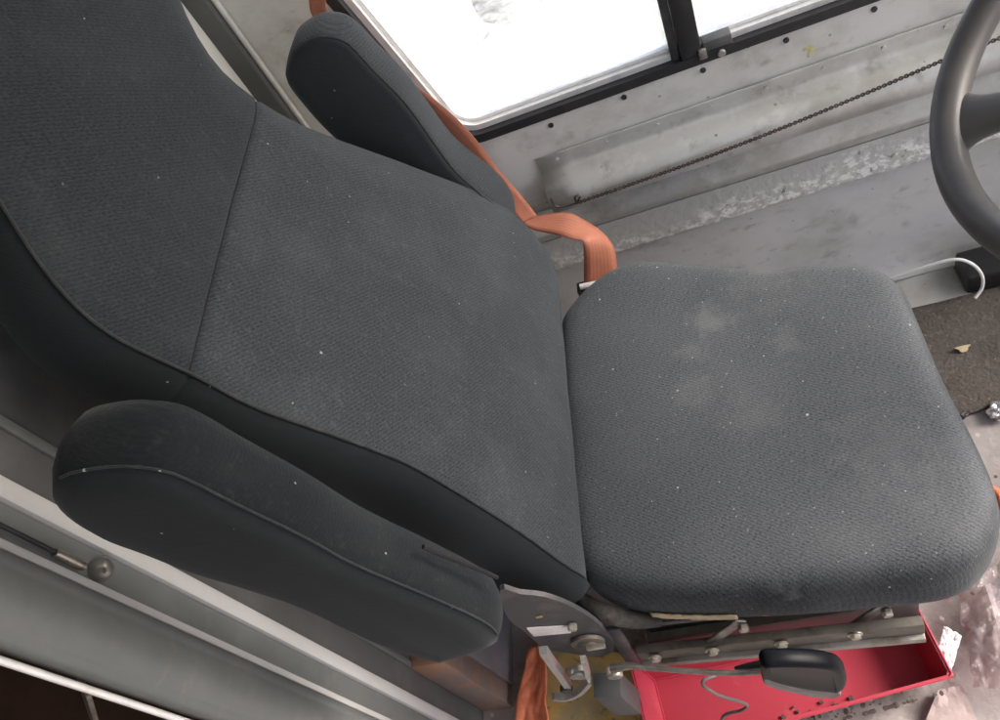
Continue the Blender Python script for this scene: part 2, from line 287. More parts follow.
# ------------------------------------------------------------------ mesh helpers
def obj(name, bm, m, parent=None, smooth=True, angle=40):
    bmesh.ops.recalc_face_normals(bm, faces=bm.faces[:])
    me = bpy.data.meshes.new(name); bm.to_mesh(me); bm.free()
    if smooth:
        me.polygons.foreach_set('use_smooth', [True] * len(me.polygons))
        try: me.set_sharp_from_angle(angle=R(angle))
        except Exception: pass
    o = bpy.data.objects.new(name, me); COL.objects.link(o)
    me.materials.append(M[m] if isinstance(m, str) else m)
    if parent:
        o.parent = parent; o.matrix_parent_inverse = Matrix.Translation(-WORLD[parent.name])
    WORLD[o.name] = WORLD[parent.name] if False else Vector((0, 0, 0))
    return o
WORLD = {}
def thing(name, loc, label, cat, group=None):
    o = bpy.data.objects.new(name, None); COL.objects.link(o); o.location = loc; o.empty_display_size = .05
    WORLD[o.name] = Vector(loc)
    o['label'] = label; o['category'] = cat
    if group: o['group'] = group
    return o
def tag(o, label, cat, group=None):
    o['label'] = label; o['category'] = cat
    if group: o['group'] = group
    return o
def struct(o): o['kind'] = 'structure'; return o
def add_box(bm, lo, hi, bev=0.0, seg=2, mtx=None):
    r = bmesh.ops.create_cube(bm, size=1)
    vs = r['verts']; lo = Vector(lo); hi = Vector(hi); c = (lo + hi) / 2; s = hi - lo
    for v in vs: v.co = Vector((v.co.x * s.x, v.co.y * s.y, v.co.z * s.z)) + c
    if bev > 0:
        es = list({e for v in vs for e in v.link_edges})
        r2 = bmesh.ops.bevel(bm, geom=es, offset=bev, segments=seg, affect='EDGES', profile=.5)
        vs = list({v for f in r2['faces'] for v in f.verts} | {v for v in vs if v.is_valid})
    if mtx:
        for v in vs: v.co = mtx @ v.co
    return vs
def box(lo, hi, bev=0., mtx=None, bm=None):
    bm = bm or bmesh.new(); add_box(bm, lo, hi, bev, 2, mtx); return bm
def catmull(pts, per=6, closed=False):
    pts = [Vector(p) for p in pts]; n_ = len(pts); outp = []
    rng = range(n_) if closed else range(n_ - 1)
    for i in rng:
        if closed: p0, p1, p2, p3 = pts[(i - 1) % n_], pts[i], pts[(i + 1) % n_], pts[(i + 2) % n_]
        else: p0, p1, p2, p3 = pts[max(i - 1, 0)], pts[i], pts[i + 1], pts[min(i + 2, n_ - 1)]
        for k in range(per):
            t = k / per
            outp.append(.5 * ((2 * p1) + (-p0 + p2) * t + (2 * p0 - 5 * p1 + 4 * p2 - p3) * t * t + (-p0 + 3 * p1 - 3 * p2 + p3) * t ** 3))
    if not closed: outp.append(pts[-1])
    return outp
def resample(pts, n_, closed=True):
    pts = [Vector(p) for p in pts]
    if closed: pts = pts + [pts[0]]
    L = [0]
    for a, b in zip(pts, pts[1:]): L.append(L[-1] + (b - a).length)
    tot = L[-1]; outp = []; j = 0
    for i in range(n_):
        d = tot * i / (n_ if closed else n_ - 1)
        while j < len(L) - 2 and L[j + 1] < d: j += 1
        f = (d - L[j]) / max(1e-9, L[j + 1] - L[j]); outp.append(pts[j].lerp(pts[j + 1], min(1, f)))
    return outp
def tube(bm, path, rad, seg=8, cap=True):
    path = [Vector(p) for p in path]; rings = []
    t0 = (path[1] - path[0]).normalized(); nrm = t0.orthogonal().normalized()
    for i, p in enumerate(path):
        t = (path[min(i + 1, len(path) - 1)] - path[max(i - 1, 0)]).normalized()
        nrm = (nrm - t * nrm.dot(t)).normalized(); b = t.cross(nrm)
        r = rad[i] if isinstance(rad, (list, tuple)) else rad
        rings.append([bm.verts.new(p + (nrm * math.cos(a) + b * math.sin(a)) * r) for a in [2 * math.pi * k / seg for k in range(seg)]])
    for A, B in zip(rings, rings[1:]):
        for k in range(seg): bm.faces.new((A[k], A[(k + 1) % seg], B[(k + 1) % seg], B[k]))
    if cap: bm.faces.new(rings[0][::-1]); bm.faces.new(rings[-1])
    return bm
def loft(bm, rings, cap0=True, cap1=True):
    V = [[bm.verts.new(p) for p in r] for r in rings]; n_ = len(V[0])
    for A, B in zip(V, V[1:]):
        for k in range(n_): bm.faces.new((A[k], A[(k + 1) % n_], B[(k + 1) % n_], B[k]))
    for flag, r in ((cap0, V[0]), (cap1, V[-1])):
        if flag:
            c = bm.verts.new(sum((v.co for v in r), Vector()) / n_)
            for k in range(n_): bm.faces.new((r[k], r[(k + 1) % n_], c))
    return V
def cyl(bm, p, axis, r, h, seg=12, r2=None):
    """cylinder from p along axis"""
    a = Vector(axis).normalized(); u = a.orthogonal().normalized(); v = a.cross(u); p = Vector(p)
    r2 = r if r2 is None else r2
    rings = [[p + a * hh + (u * math.cos(t) + v * math.sin(t)) * rr for t in [2 * math.pi * k / seg for k in range(seg)]] for hh, rr in ((0, r), (h * .8, r), (h, r2 * .85))]
    loft(bm, rings); return bm
def inset2(poly, d):
    """move a closed 2-D outline inwards by d along its normals"""
    n_ = len(poly); A = sum(poly[i].x * poly[(i + 1) % n_].y - poly[(i + 1) % n_].x * poly[i].y for i in range(n_)); s = 1 if A > 0 else -1
    outp = []
    for i in range(n_):
        t = (poly[(i + 1) % n_] - poly[(i - 1) % n_]).normalized(); outp.append(poly[i] + Vector((-t.y, t.x)) * d * s)
    return outp
def scale2(poly, f):
    c = sum(poly, Vector((0, 0))) / len(poly); return [c + (p - c) * f for p in poly]
def ribbon(name, pairs, thick, m, parent=None, per=5):
    A = catmull([p[0] for p in pairs], per); B = catmull([p[1] for p in pairs], per); bm = bmesh.new(); K = 4
    rows = []
    for i, (a, b) in enumerate(zip(A, B)):
        rows.append([bm.verts.new(a.lerp(b, k / K)) for k in range(K + 1)])
    for r0, r1 in zip(rows, rows[1:]):
        for k in range(K): bm.faces.new((r0[k], r0[k + 1], r1[k + 1], r1[k]))
    L = [0.]
    for r0, r1 in zip(rows, rows[1:]): L.append(L[-1] + (r0[2].co - r1[2].co).length)
    uvl = bm.loops.layers.uv.new('UVMap'); ix = {v: (L[i], k / K) for i, r in enumerate(rows) for k, v in enumerate(r)}
    for f in bm.faces:
        for lp in f.loops: lp[uvl].uv = ix[lp.vert]
    o = obj(name, bm, m, parent)
    md = o.modifiers.new('thickness', 'SOLIDIFY'); md.thickness = thick; md.offset = 0
    return o
def crumple(name, pts_fn, nu, nv, m, thick=.0006, parent=None, angle=20):
    bm = bmesh.new(); G = [[bm.verts.new(pts_fn(i / (nu - 1), j / (nv - 1))) for j in range(nv)] for i in range(nu)]
    for i in range(nu - 1):
        for j in range(nv - 1): bm.faces.new((G[i][j], G[i + 1][j], G[i + 1][j + 1], G[i][j + 1]))
    o = obj(name, bm, m, parent, smooth=False)
    if thick: md = o.modifiers.new('thickness', 'SOLIDIFY'); md.thickness = thick
    return o
def ball_crumple(name, c, r, squash, m, seed, parent=None, rough=1.):
    bm = bmesh.new(); bmesh.ops.create_icosphere(bm, subdivisions=4, radius=1)
    for v in bm.verts:
        p = v.co.copy(); k = 1 + .38 * mnoise.noise(p * 2.2 + Vector((seed, 0, 0))) + rough * .22 * abs(mnoise.noise(p * 5 + Vector((0, seed, 0)))) - rough * .16 * abs(mnoise.noise(p * 9 + Vector((0, 0, seed))))
        v.co = Vector((p.x * squash[0], p.y * squash[1], p.z * squash[2])) * r * k + Vector(c)
    return obj(name, bm, m, parent, smooth=rough < .9)

# ================================================================== SETTING
# yard outside, van floor, ceiling
bm = bmesh.new(); bmesh.ops.create_grid(bm, x_segments=1, y_segments=1, size=120)
for v in bm.verts: v.co.z = -.75
struct(obj('ground', bm, 'yard', smooth=False))
bm = bmesh.new(); vs = [bm.verts.new(p + Vector((.06 * mnoise.noise(p * 3), .06 * mnoise.noise(p * 3 + Vector((5, 0, 0))), 0))) for p in resample([PZ(x, y, -.7495) for x, y in ((484, 22), (500, 27), (530, 16), (560, 8), (660, -70), (640, -190), (440, -190), (452, -60), (472, -4))], 90)]; bm.faces.new(vs)
struct(obj('wet_pavement', bm, 'wet', smooth=False))
bm = bmesh.new(); tube(bm, [PZ(497, 22, -.7495), PZ(470, 60, -.7495), PZ(446, 96, -.7495), PZ(420, 150, -.7495)], .008, 6); struct(obj('pavement_joint', bm, 'wet', smooth=False))
bm = bmesh.new(); bmesh.ops.create_grid(bm, x_segments=60, y_segments=50, size=1)
for v in bm.verts:
    v.co.x = .4 + v.co.x * 1.5; v.co.y = -.05 + v.co.y * 1.18
    v.co.z = .0025 * mnoise.noise(v.co * 6)
struct(obj('floor', bm, 'floor'))
struct(obj('cargo_floor', box((-3.2, -1.2, -.04), (-1.105, 1.13, 0), 0), 'cargo', smooth=False))
struct(obj('ceiling', box((-3.2, -1.25, 2.05), (1.95, 1.2, 2.09)), 'shell', smooth=False))
# far side of the van body: low wall below an open window and a doorway
bm = bmesh.new(); add_box(bm, (-3.2, -1.25, -.1), (.25, -1.21, 2.05)); add_box(bm, (.75, -1.25, -.1), (1.95, -1.21, .95)); add_box(bm, (.251, -1.25, 1.75), (1.95, -1.21, 2.05))
struct(obj('wall', bm, 'shell', smooth=False))
struct(obj('rear_wall', box((-3.24, -1.25, -.1), (-3.2, 1.2, 2.05)), 'cargo', smooth=False))
struct(obj('cargo_wall', box((-3.2, 1.135, -.1), (-.66, 1.17, 2.05)), 'cargo', smooth=False))
bm = bmesh.new(); add_box(bm, (1.9, -1.25, -.1), (1.95, 1.2, .75)); add_box(bm, (1.9, -1.25, 2.0), (1.95, 1.2, 2.05))
struct(obj('front_wall', bm, 'shell', smooth=False))

# ------------------------------------------------------------------ left side wall of the cab (one thing)
WY = 1.10
side = thing('side_wall', (0, WY, 0), 'scuffed grey painted cab side wall under the window, with a half-round rail and flaking flange', 'wall')
XW0, XW1, ZW0, ZW1 = -.356, 1.45, .640, 1.42          # window opening
LEAN = -.195                                           # the rear edge of the window leans back with height
def winpath(grow=0., per=6, r=.045):
    a = XW0 - grow; b = XW1 + grow; c = ZW0 - grow; d = ZW1 + grow; r = r + grow * .6
    def cor(cx, cz, t0):
        return [(cx + r * math.cos(R(t0 + 90 * k / per)), cz + r * math.sin(R(t0 + 90 * k / per))) for k in range(per + 1)]
    P = cor(a + r, c + r, 180) + cor(b - r, c + r, 270) + cor(b - r, d - r, 0) + cor(a + r, d - r, 90)
    outp = []
    for x, z in P:
        f = max(0, min(1, (XW0 + .5 - x) / .5)); outp.append((x + LEAN * (z - ZW0) * f, z))
    return outp
bm = bmesh.new()
outer = [bm.verts.new((x, WY, z)) for x, z in ((-.66, -.05), (1.93, -.05), (1.93, 2.05), (-.66, 2.05))]
inner = [bm.verts.new((x, WY, z)) for x, z in winpath(.002)]
es = [bm.edges.new((L[i], L[(i + 1) % len(L)])) for L in (outer, inner) for i in range(len(L))]
bmesh.ops.triangle_fill(bm, use_beauty=True, edges=es)
bmesh.ops.recalc_face_normals(bm, faces=bm.faces[:])
if bm.faces[0].normal.y > 0: bmesh.ops.reverse_faces(bm, faces=bm.faces[:])
me = bpy.data.meshes.new('wall_panel'); bm.to_mesh(me); bm.free()
wp = bpy.data.objects.new('wall_panel', me); COL.objects.link(wp); me.materials.append(M['wall']); wp.parent = side; wp.matrix_parent_inverse = Matrix.Translation(-side.location)
md = wp.modifiers.new('thickness', 'SOLIDIFY'); md.thickness = .03; md.offset = -1
WORLD[wp.name] = Vector()
def profile(name, pts, x0, x1, m, nseg=40, thick=.002, wob=.0012):
    """sheet-metal section (y, z) run along x"""
    pts = catmull([Vector((0, p[0], p[1])) for p in pts], 4) if len(pts) > 3 else [Vector((0, p[0], p[1])) for p in pts]
    bm = bmesh.new(); G = []
    for i in range(nseg + 1):
        x = x0 + (x1 - x0) * i / nseg
        G.append([bm.verts.new((x, p.y + wob * mnoise.noise(Vector((x * 4, p.z * 9, 1.7))), p.z + wob * mnoise.noise(Vector((x * 3, p.z * 5, 4.2))))) for p in pts])
    for A, B in zip(G, G[1:]):
        for k in range(len(pts) - 1): bm.faces.new((A[k], B[k], B[k + 1], A[k + 1]))
    o = obj(name, bm, m, side, angle=35)
    md = o.modifiers.new('thickness', 'SOLIDIFY'); md.thickness = thick; md.offset = 1
    return o
rail = profile('half_round_rail', [(1.094, .560), (1.094, .545), (1.093, .530), (1.084, .523), (1.066, .515), (1.054, .499), (1.052, .480), (1.060, .462), (1.078, .452), (1.093, .449)], -.25, 1.9, 'rail')
profile('groove_band', [(1.096, .446), (1.092, .425), (1.086, .405), (1.084, .395), (1.090, .383), (1.096, .372)], -.60, 1.9, 'rail')
profile('flaking_flange', [(1.0955, .371), (1.088, .352), (1.078, .334), (1.072, .320), (1.073, .313), (1.082, .3115)], -.60, 1.9, 'scab')
profile('lower_panel', [(1.094, .309), (1.094, .2), (1.094, .1), (1.088, .03), (1.075, .002)], -.60, 1.9, 'low_wall', wob=.003)
profile('corner_angle', [(1.07, .001), (1.09, .001)], -.5, -.49, 'charcoal', nseg=2)
# screws of the upper panel and rivets of the rail
for px, py in ((551, 125), (624, 97), (703, 70), (786, 40), (874, 9), (960, -20)):
    p = PY(px, py, WY); bm = bmesh.new(); cyl(bm, p - Vector((0, 0, 0)), (0, -1, 0), .0045, .003, 10)
    obj('screw', bm, 'rubber', side)
for k in range(13):
    bm = bmesh.new(); cyl(bm, (-.215 + k * .087, 1.0945, .5475), (0, -1, 0), .0035, .0022, 10); obj('rivet', bm, 'rail', side)
bm = bmesh.new()
for k in range(3):
    a = PY(806 + k * 2, 48, 1.0985); 
q = [(803, 49), (809, 45), (814, 46), (815, 51), (811, 55), (809, 58), (807, 57), (810, 52), (808, 49), (804, 52)]
vs = [bm.verts.new(PY(x, y, WY - .0008)) for x, y in q]; bm.faces.new(vs); obj('chalk_mark', bm, 'chalk', side, smooth=False)

# window: gasket, alu channel, mullion, panes, latch
win = thing('side_window', (.5, WY, ZW0), 'sliding side window with black gasket, dark mullion and blown-out daylight behind the seat', 'window')
def frame_loop(name, g0, g1, y0, y1, m, bev=0):
    A = winpath(g0); B = winpath(g1); bm = bmesh.new()
    loops = [[bm.verts.new((x, y, z)) for x, z in P] for P, y in ((A, y1), (A, y0), (B, y0), (B, y1))]
    n_ = len(A)
    for i in range(4):
        P, Q = loops[i], loops[(i + 1) % 4]
        for k in range(n_): bm.faces.new((P[k], P[(k + 1) % n_], Q[(k + 1) % n_], Q[k]))
    return obj(name, bm, m, win, angle=30)
frame_loop('gasket', -.004, .012, 1.0955, 1.140, 'rubber')
frame_loop('glass_channel', -.014, -.0045, 1.108, 1.136, 'alu')
frame_loop('channel_lip', -.020, -.0145, 1.118, 1.134, 'alu')
for x0, x1, yy in ((XW0 - .16, .045, 1.124), (.0, XW1 - .02, 1.131)):
    bm = bmesh.new(); add_box(bm, (x0 + .02 if x0 < 0 else x0, yy, ZW0 + .012), (x1, yy + .004, ZW1 - .015))
    for v in bm.verts:
        f = max(0, min(1, (XW0 + .5 - v.co.x) / .5))
    obj('pane', bm, 'glass', win, smooth=False)
# mullion with a leaning double section
def leanbar(name, xa, xb, y0, y1, z0, z1, m, lean):
    bm = bmesh.new(); add_box(bm, (xa, y0, z0), (xb, y1, z1), .003)
    for v in bm.verts: v.co.x += lean * (v.co.z - z0)
    return obj(name, bm, m, win, angle=30)
leanbar('mullion', .020, .052, 1.096, 1.1235, ZW0 - .004, ZW1, 'rubber', .02)
leanbar('mullion_edge', .006, .0195, 1.104, 1.1225, ZW0 - .004, ZW1, 'darksteel', .02)
latch = obj('latch', box((.055, 1.098, ZW0 + .002), (.098, 1.118, ZW0 + .020), .002), 'charcoal', win)
obj('latch_tab', box((.046, 1.090, ZW0 - .002), (.058, 1.0975, ZW0 + .014), .0015), 'steel', latch)
bm = bmesh.new(); cyl(bm, (.079, 1.0955, ZW0 - .004), (0, -1, 0), .006, .004, 12); obj('latch_screw', bm, 'chrome', win)

# chain hanging along the rail's lower edge
ch = thing('chain', (-.2, 1.05, .45), 'thin rusty chain strung along the lower edge of the half-round wall rail', 'chain')
pa, pb = PY(577, 203, 1.040), PY(944, 60, 1.040)
path = [pa.lerp(pb, t) + Vector((0, 0, -.010 * math.sin(math.pi * t))) for t in [i / 60 for i in range(61)]]
d_ = (pb - pa).normalized(); path += [pb + d_ * .012 * k for k in range(1, 40)]
bm = bmesh.new()
pts = resample(path, 270, closed=False)
for i in range(len(pts) - 1):
    a, b = pts[i], pts[i + 1]; c = (a + b) / 2; t = (b - a).normalized()
    u = t.cross(Vector((0, 0, 1))).normalized(); v = t.cross(u)
    sdir = (u + v).normalized() if i % 2 else (u - v).normalized()
    L = (b - a).length * .78
    loop = [c + t * L * math.cos(s) + sdir * .0022 * math.sin(s) for s in [2 * math.pi * k / 10 for k in range(10)]]
    rings = []
    for k, p in enumerate(loop):
        tt = (loop[(k + 1) % 10] - loop[k - 1]).normalized(); nn = tt.cross(t.cross(sdir)).normalized(); bb = t.cross(sdir).normalized()
        rings.append([bm.verts.new(p + (nn * math.cos(s) + bb * math.sin(s)) * .0011) for s in (0, 1.571, 3.142, 4.712)])
    for k in range(10):
        A, B = rings[k], rings[(k + 1) % 10]
        for j in range(4): bm.faces.new((A[j], A[(j + 1) % 4], B[(j + 1) % 4], B[j]))
obj('links', bm, 'chain', ch)
bm = bmesh.new(); tube(bm, catmull([PY(x, y, 1.041) for x, y in ((551, 199), (556, 206), (566, 206), (576, 203), (580, 196), (575, 197), (577, 204))], 5), .0018, 6)
obj('end_hook', bm, 'chain', ch)

# ------------------------------------------------------------------ bulkhead behind the seat (one thing)
BX = -.60
bh = thing('bulkhead', (BX, .6, 0), 'grey partition behind the seat with white vertical strips beside the dark cargo doorway', 'partition')
obj('partition_panel', box((BX - .03, .66, 0), (BX, 1.075, 2.05)), 'cream', bh, smooth=False)
obj('corner_channel', box((BX - .03, 1.0751, 0), (BX + .030, 1.0985, 2.05), .004), 'charcoal', bh)
obj('corner_trim', box((BX + .0305, 1.088, 0), (BX + .037, 1.0985, 2.05), .002), 'wall', bh)
obj('dark_shade_panel', box((BX - .03, .3365, 0), (BX + .004, .6595, 2.05), .001), 'charcoal', bh)  # grey panel painted dark and widened for the shadow behind the seat back
obj('panel_bead', box((BX + .0045, .374, 0), (BX + .009, .383, 2.05), .001), 'grey', bh)
obj('white_jamb', box((BX - .03, .318, 0), (BX + .010, .336, 2.05), .003), 'white', bh)
obj('grey_jamb', box((BX - .03, .2855, 0), (BX + .004, .3175, 2.05), .001), 'grey', bh)
obj('thin_white_strip', box((BX - .03, .2775, 0), (BX + .016, .285, 2.05), .0015), 'white', bh)
# rounded jamb return and door edge
bm = bmesh.new()
prof = [(BX + .002, .2735), (BX + .001, .262), (BX + .004, .250), (BX + .010, .240), (BX + .008, .231), (BX + .003, .226), (BX + .003, .2085)]
G = [[bm.verts.new((x, y, z)) for x, y in prof] for z in (0, .5, 1., 1.5, 2.05)]
for A, B in zip(G, G[1:]):
    for k in range(len(prof) - 1): bm.faces.new((A[k], A[k + 1], B[k + 1], B[k]))
o = obj('jamb_return', bm, 'grey', bh, angle=60); md = o.modifiers.new('thickness', 'SOLIDIFY'); md.thickness = .025; md.offset = -1
bm = bmesh.new(); tube(bm, [(BX + .004, .203, z) for z in (0, .7, 1.4, 2.05)], .0034, 10); obj('door_edge_bead', bm, 'alu', bh)
obj('riser_panel', box((BX + .0045, .41, 0), (-.535, 1.09, .30), .004), 'violet', bh)
obj('rusty_corner', box((BX + .0045, .372, 0), (-.537, .4095, .29), .004), 'rust', bh)
# door cable with its end lug, clipped onto the grey jamb
cb = thing('latch_cable', (BX + .01, .3, .9), 'black cable ending in a metal sleeve and round grey lug on the grey jamb', 'cable')
p0, p1, p2 = PX(-40, 505, BX + .010), PX(55, 552, BX + .010), PX(84, 566, BX + .010)
bm = bmesh.new(); tube(bm, [p0, p0.lerp(p1, .5), p1], .0022, 8); obj('cable', bm, 'rubber', cb)
bm = bmesh.new(); tube(bm, [p1, p1.lerp(p2, .5), p2], [.0042, .0045, .0042], 10); obj('sleeve', bm, 'zinc', cb)
pc = PX(96, 570, BX + .004); bm = bmesh.new()
loft(bm, [[pc + Vector((hh, rr * math.cos(a), rr * math.sin(a))) for a in [2 * math.pi * k / 20 for k in range(20)]] for hh, rr in ((0, .0095), (.004, .0108), (.009, .0105), (.013, .0085), (.0155, .0055), (.0165, .002))]); lug = obj('lug', bm, 'steel', cb)
pc = PX(101, 571, BX + .0195); bm = bmesh.new(); cyl(bm, pc, (1, 0, 0), .003, .004, 8); obj('lug_pin', bm, 'zinc', lug)
# bracket in the cargo doorway
br = obj('metal_bracket', box((-.03, -.012, -.002), (.03, .012, .002), .001), 'steel'); tag(br, 'small bare metal bracket with a hole in the dark cargo doorway', 'bracket')
pb_ = PX(90, 706, -.80); br.location = pb_; br.rotation_euler = (R(20), R(-55), R(20)); br.scale = (1.7, 1.3, 1.5)

# ================================================================== DRIVER SEAT
seat = thing('driver_seat', (-.05, .6, 0), 'black fabric high-back driver seat with both armrests folded up', 'seat')
# ---- cushion
outl = [(560, 330), (561, 400), (565, 480), (570, 545), (580, 574), (606, 589), (650, 597), (720, 598), (800, 594), (880, 586), (945, 578), (983, 560), (1001, 526), (998, 492), (976, 440), (945, 380), (917, 315), (903, 287), (880, 271), (850, 266), (810, 268), (775, 273), (740, 270), (700, 267), (655, 265), (620, 272), (590, 290), (568, 312)]
P3 = [PZ(x, y, .478) for x, y in outl]
pl = resample(catmull([Vector((p.x, p.y, 0)) for p in P3], 8, True), 120)
pl = [Vector((p.x, p.y)) for p in pl]
def cush_z(x, y):
    z = 0
    z += .010 * math.exp(-((x + .14) ** 2 / .008 + (y - .84) ** 2 / .006))       # rolled far corner bolsters
    z += .008 * math.exp(-((x - .08) ** 2 / .006 + (y - .80) ** 2 / .006))
    z -= .007 * math.exp(-((x - .02) ** 2 / .02 + (y - .60) ** 2 / .02))         # worn hollow
    z += .0022 * mnoise.noise(Vector((x * 14, y * 14, .3)))
    return z
rings = []
def near_w(ps):      # 1 on the flank that faces the door, 0 elsewhere
    o_ = []
    for k in range(len(ps)):
        t = (ps[(k + 1) % len(ps)] - ps[k - 1]).normalized(); o_.append(max(0, min(1, (abs(t.x) - .5) / .4)) if ps[k].y < .5 else 0)
    return [sum(o_[(k + q) % len(o_)] for q in range(-4, 5)) / 9 for k in range(len(o_))]
NW = near_w(pl)
for d, z, ex_ in ((.06, .374, 0), (.022, .377, 0), (.010, .383, 0), (.004, .394, 0), (.0, .415, 0), (-.001, .445, .001), (.0, .466, .003), (.003, .481, .006), (.009, .4915, .009), (.019, .4985, .012), (.036, .502, .012)):
    A_ = inset2(pl, d); B_ = inset2(pl, d + ex_)
    rings.append([(a.lerp(b, w__), z) for a, b, w__ in zip(A_, B_, NW)])
base = [p for p, z in rings[-1]]
for f, z in ((.9, .5035), (.8, .5045), (.68, .505), (.56, .505), (.44, .505), (.32, .505), (.2, .505), (.09, .505)):
    rings.append([(p, z) for p in scale2(base, f)])
R3 = []
for i, r in enumerate(rings):
    k = 0 if i < 5 else min(1, (i - 4) / 5)
    R3.append([Vector((p.x, p.y, z + k * cush_z(p.x, p.y))) for p, z in r])
bm = bmesh.new(); loft(bm, R3)
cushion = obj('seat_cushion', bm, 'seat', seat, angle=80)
md = cushion.modifiers.new('sub', 'SUBSURF'); md.levels = 1; md.render_levels = 1
# worn crease along the near edge, piping below, gold band and orange tag
def side_label(name, px0, px1, z0, z1, m, rag=0.):
    """a band sewn round the cushion's near side between two picture columns"""
    p0, p1 = PY(px0, 612, .33).x, PY(px1, 612, .33).x
    lo = [p for p in pl if p.y < .45 and p0 <= p.x <= p1]; lo.sort(key=lambda p: p.x)
    lo = resample([Vector((p.x, p.y, 0)) for p in lo], 26, closed=False)
    bm = bmesh.new(); rows = []
    for i, p in enumerate(lo):
        a, b = z0 + rag * (rnd.random() - .5), z1 + rag * (rnd.random() - .5)
        rows.append([bm.verts.new((p.x, p.y - .0012, z)) for z in (a, (a + b) / 2, b)])
    for A, B in zip(rows, rows[1:]):
        for k in range(2): bm.faces.new((A[k], B[k], B[k + 1], A[k + 1]))
    o = obj(name, bm, m, cushion); md = o.modifiers.new('t', 'SOLIDIFY'); md.thickness = .002; return o
side_label('gold_band', 634, 742, .409, .4225, 'label_gold', .003)['label'] = 'worn gold band'
# ---- backrest: local frame u up the recline, n out of the front face
REC = R(20); UP = Vector((-math.sin(REC), 0, math.cos(REC))); NF = Vector((math.cos(REC), 0, math.sin(REC))); B0 = Vector((-.24, 0, .5))
def onback(px, py, n0=0.):
    r = ray(px, py); o = B0 + NF * n0; s = NF.dot(o - CAM) / NF.dot(r); q = CAM + r * s; return (q - o).dot(UP), q.y
def BK(u, y, n0): return B0 + UP * u + NF * n0 + Vector((0, y, 0))
far_px = [(557, 285), (552, 262), (535, 232), (510, 208), (470, 187), (400, 161), (330, 136), (296, 122), (270, 108), (225, 75), (200, 45), (180, 0), (160, -60), (150, -120)]
near_px = [(571, 568), (545, 548), (514, 526), (460, 492), (406, 460), (330, 432), (250, 405), (190, 370), (140, 350), (95, 325), (60, 290), (30, 250), (10, 215), (-30, 150), (-60, 90)]
FAR = [onback(x, y, -.012) for x, y in far_px]; NEAR = [onback(x, y, 0) for x, y in near_px]
def interp(T, u):
    T = sorted(T)
    if u <= T[0][0]: return T[0][1]
    for (a, ya), (b, yb) in zip(T, T[1:]):
        if u <= b:
            return ya + (yb - ya) * (u - a) / max(1e-6, b - a)
    return T[-1][1]
def smoothi(T, u): return sum(interp(T, u + d) * w_ for d, w_ in ((-.03, .15), (-.015, .22), (0, .26), (.015, .22), (.03, .15)))
def bulge(u):          # lumbar swell, shallow waist, headrest swell
    return .012 * math.exp(-((u - .20) / .13) ** 2) + .010 * math.exp(-((u - .72) / .10) ** 2) - .004 * math.exp(-((u - .555) / .05) ** 2)
def thick(u): return (.105 - .035 * max(0, min(1, u / .8))) * max(.5, min(1, (u + .055) / .085))
SEAMU = .538
us = [-.012, -.006, .004, .016, .03] + [.045 + .0155 * k for k in range(31)] + [SEAMU - .012, SEAMU - .004, SEAMU - .0015, SEAMU, SEAMU + .0015, SEAMU + .004, SEAMU + .012] + [.565 + .018 * k for k in range(17)]
us = sorted(us)
rings = []; pipe_near = []; pipe_far = []
for u in us:
    yn = smoothi(NEAR, max(u, .03)); yf = smoothi(FAR, max(u, .035)) - .002
    sh = 0
    if u < .03: sh = (.03 - u) / .045
    wd = yf - yn; T = thick(u); b = bulge(u)
    gro = .0045 * max(0, 1 - abs(u - SEAMU) / .003) if abs(u - SEAMU) < .003 else 0
    nb = -.018 * sh ** 2
    side_ = .020 * (1 - .25 * max(0, (u - .5) / .3))
    ring = []
    # front face from near edge to far edge
    for k in range(17):
        s = k / 16; y = yn + wd * s
        crown = b * math.sin(math.pi * s) ** .6 if 0 < s < 1 else 0
        # soft roll at the far edge, tight seam at the near edge
        roll = -.012 * max(0, (s - .86) / .14) ** 2
        hollow = -.006 * math.exp(-((s - .5) / .22) ** 2) * math.exp(-((u - .3) / .2) ** 2)
        ring.append((y, crown + roll + hollow + nb - gro + .0012 * mnoise.noise(Vector((u * 16, y * 16, 2)))))
    bf = .02
    for y, nn in ((yf + .010, -.024), (yf + .016, -.042), (yf + .014, -T * .8), (yf - .004, -T), (yf - wd * .25, -T - .006), (yn + wd * .5, -T - .008), (yn + wd * .25, -T - .006), (yn - side_ * .45, -T), (yn - side_ * .9, -T * .88), (yn - side_, -T * .6), (yn - side_ * .86, -T * .32), (yn - side_ * .55, -.010), (yn - side_ * .22, -.003)):
        ring.append((y, nn + nb * .5 - gro * .6))
    rings.append([BK(u, y, nn) for y, nn in ring])
    if u > .0: pipe_near.append(BK(u, yn - .002, .0005 + nb)); pipe_far.append(BK(u, yf + .012, -.026))
bm = bmesh.new(); loft(bm, rings)
back = obj('backrest', bm, 'back', seat, angle=70)
back.data.materials.append(M['side_shade']); back.data.materials.append(M['head'])
nr = len(rings[0])
for f in back.data.polygons:          # near side faces get cloth with painted shade; separate headrest panel
    if f.index < nr * (len(rings) - 1):
        k = f.index % nr; r_ = f.index // nr
        if 17 + 7 <= k: f.material_index = 1
        elif us[r_] >= SEAMU: f.material_index = 2
    elif f.normal.y < -.2 or f.center.y < .42: f.material_index = 1
bm = bmesh.new(); tube(bm, catmull(pipe_near, 2), .0015, 6); obj('piping', bm, 'piping', back)
bm = bmesh.new(); tube(bm, catmull(pipe_far, 2), .0018, 6); obj('piping', bm, 'piping', back)
bm = bmesh.new()
i_s = us.index(SEAMU); tube(bm, catmull([p + NF * .0006 for p in rings[i_s][0:17]], 3), .0011, 6); obj('seam', bm, 'seam', back)

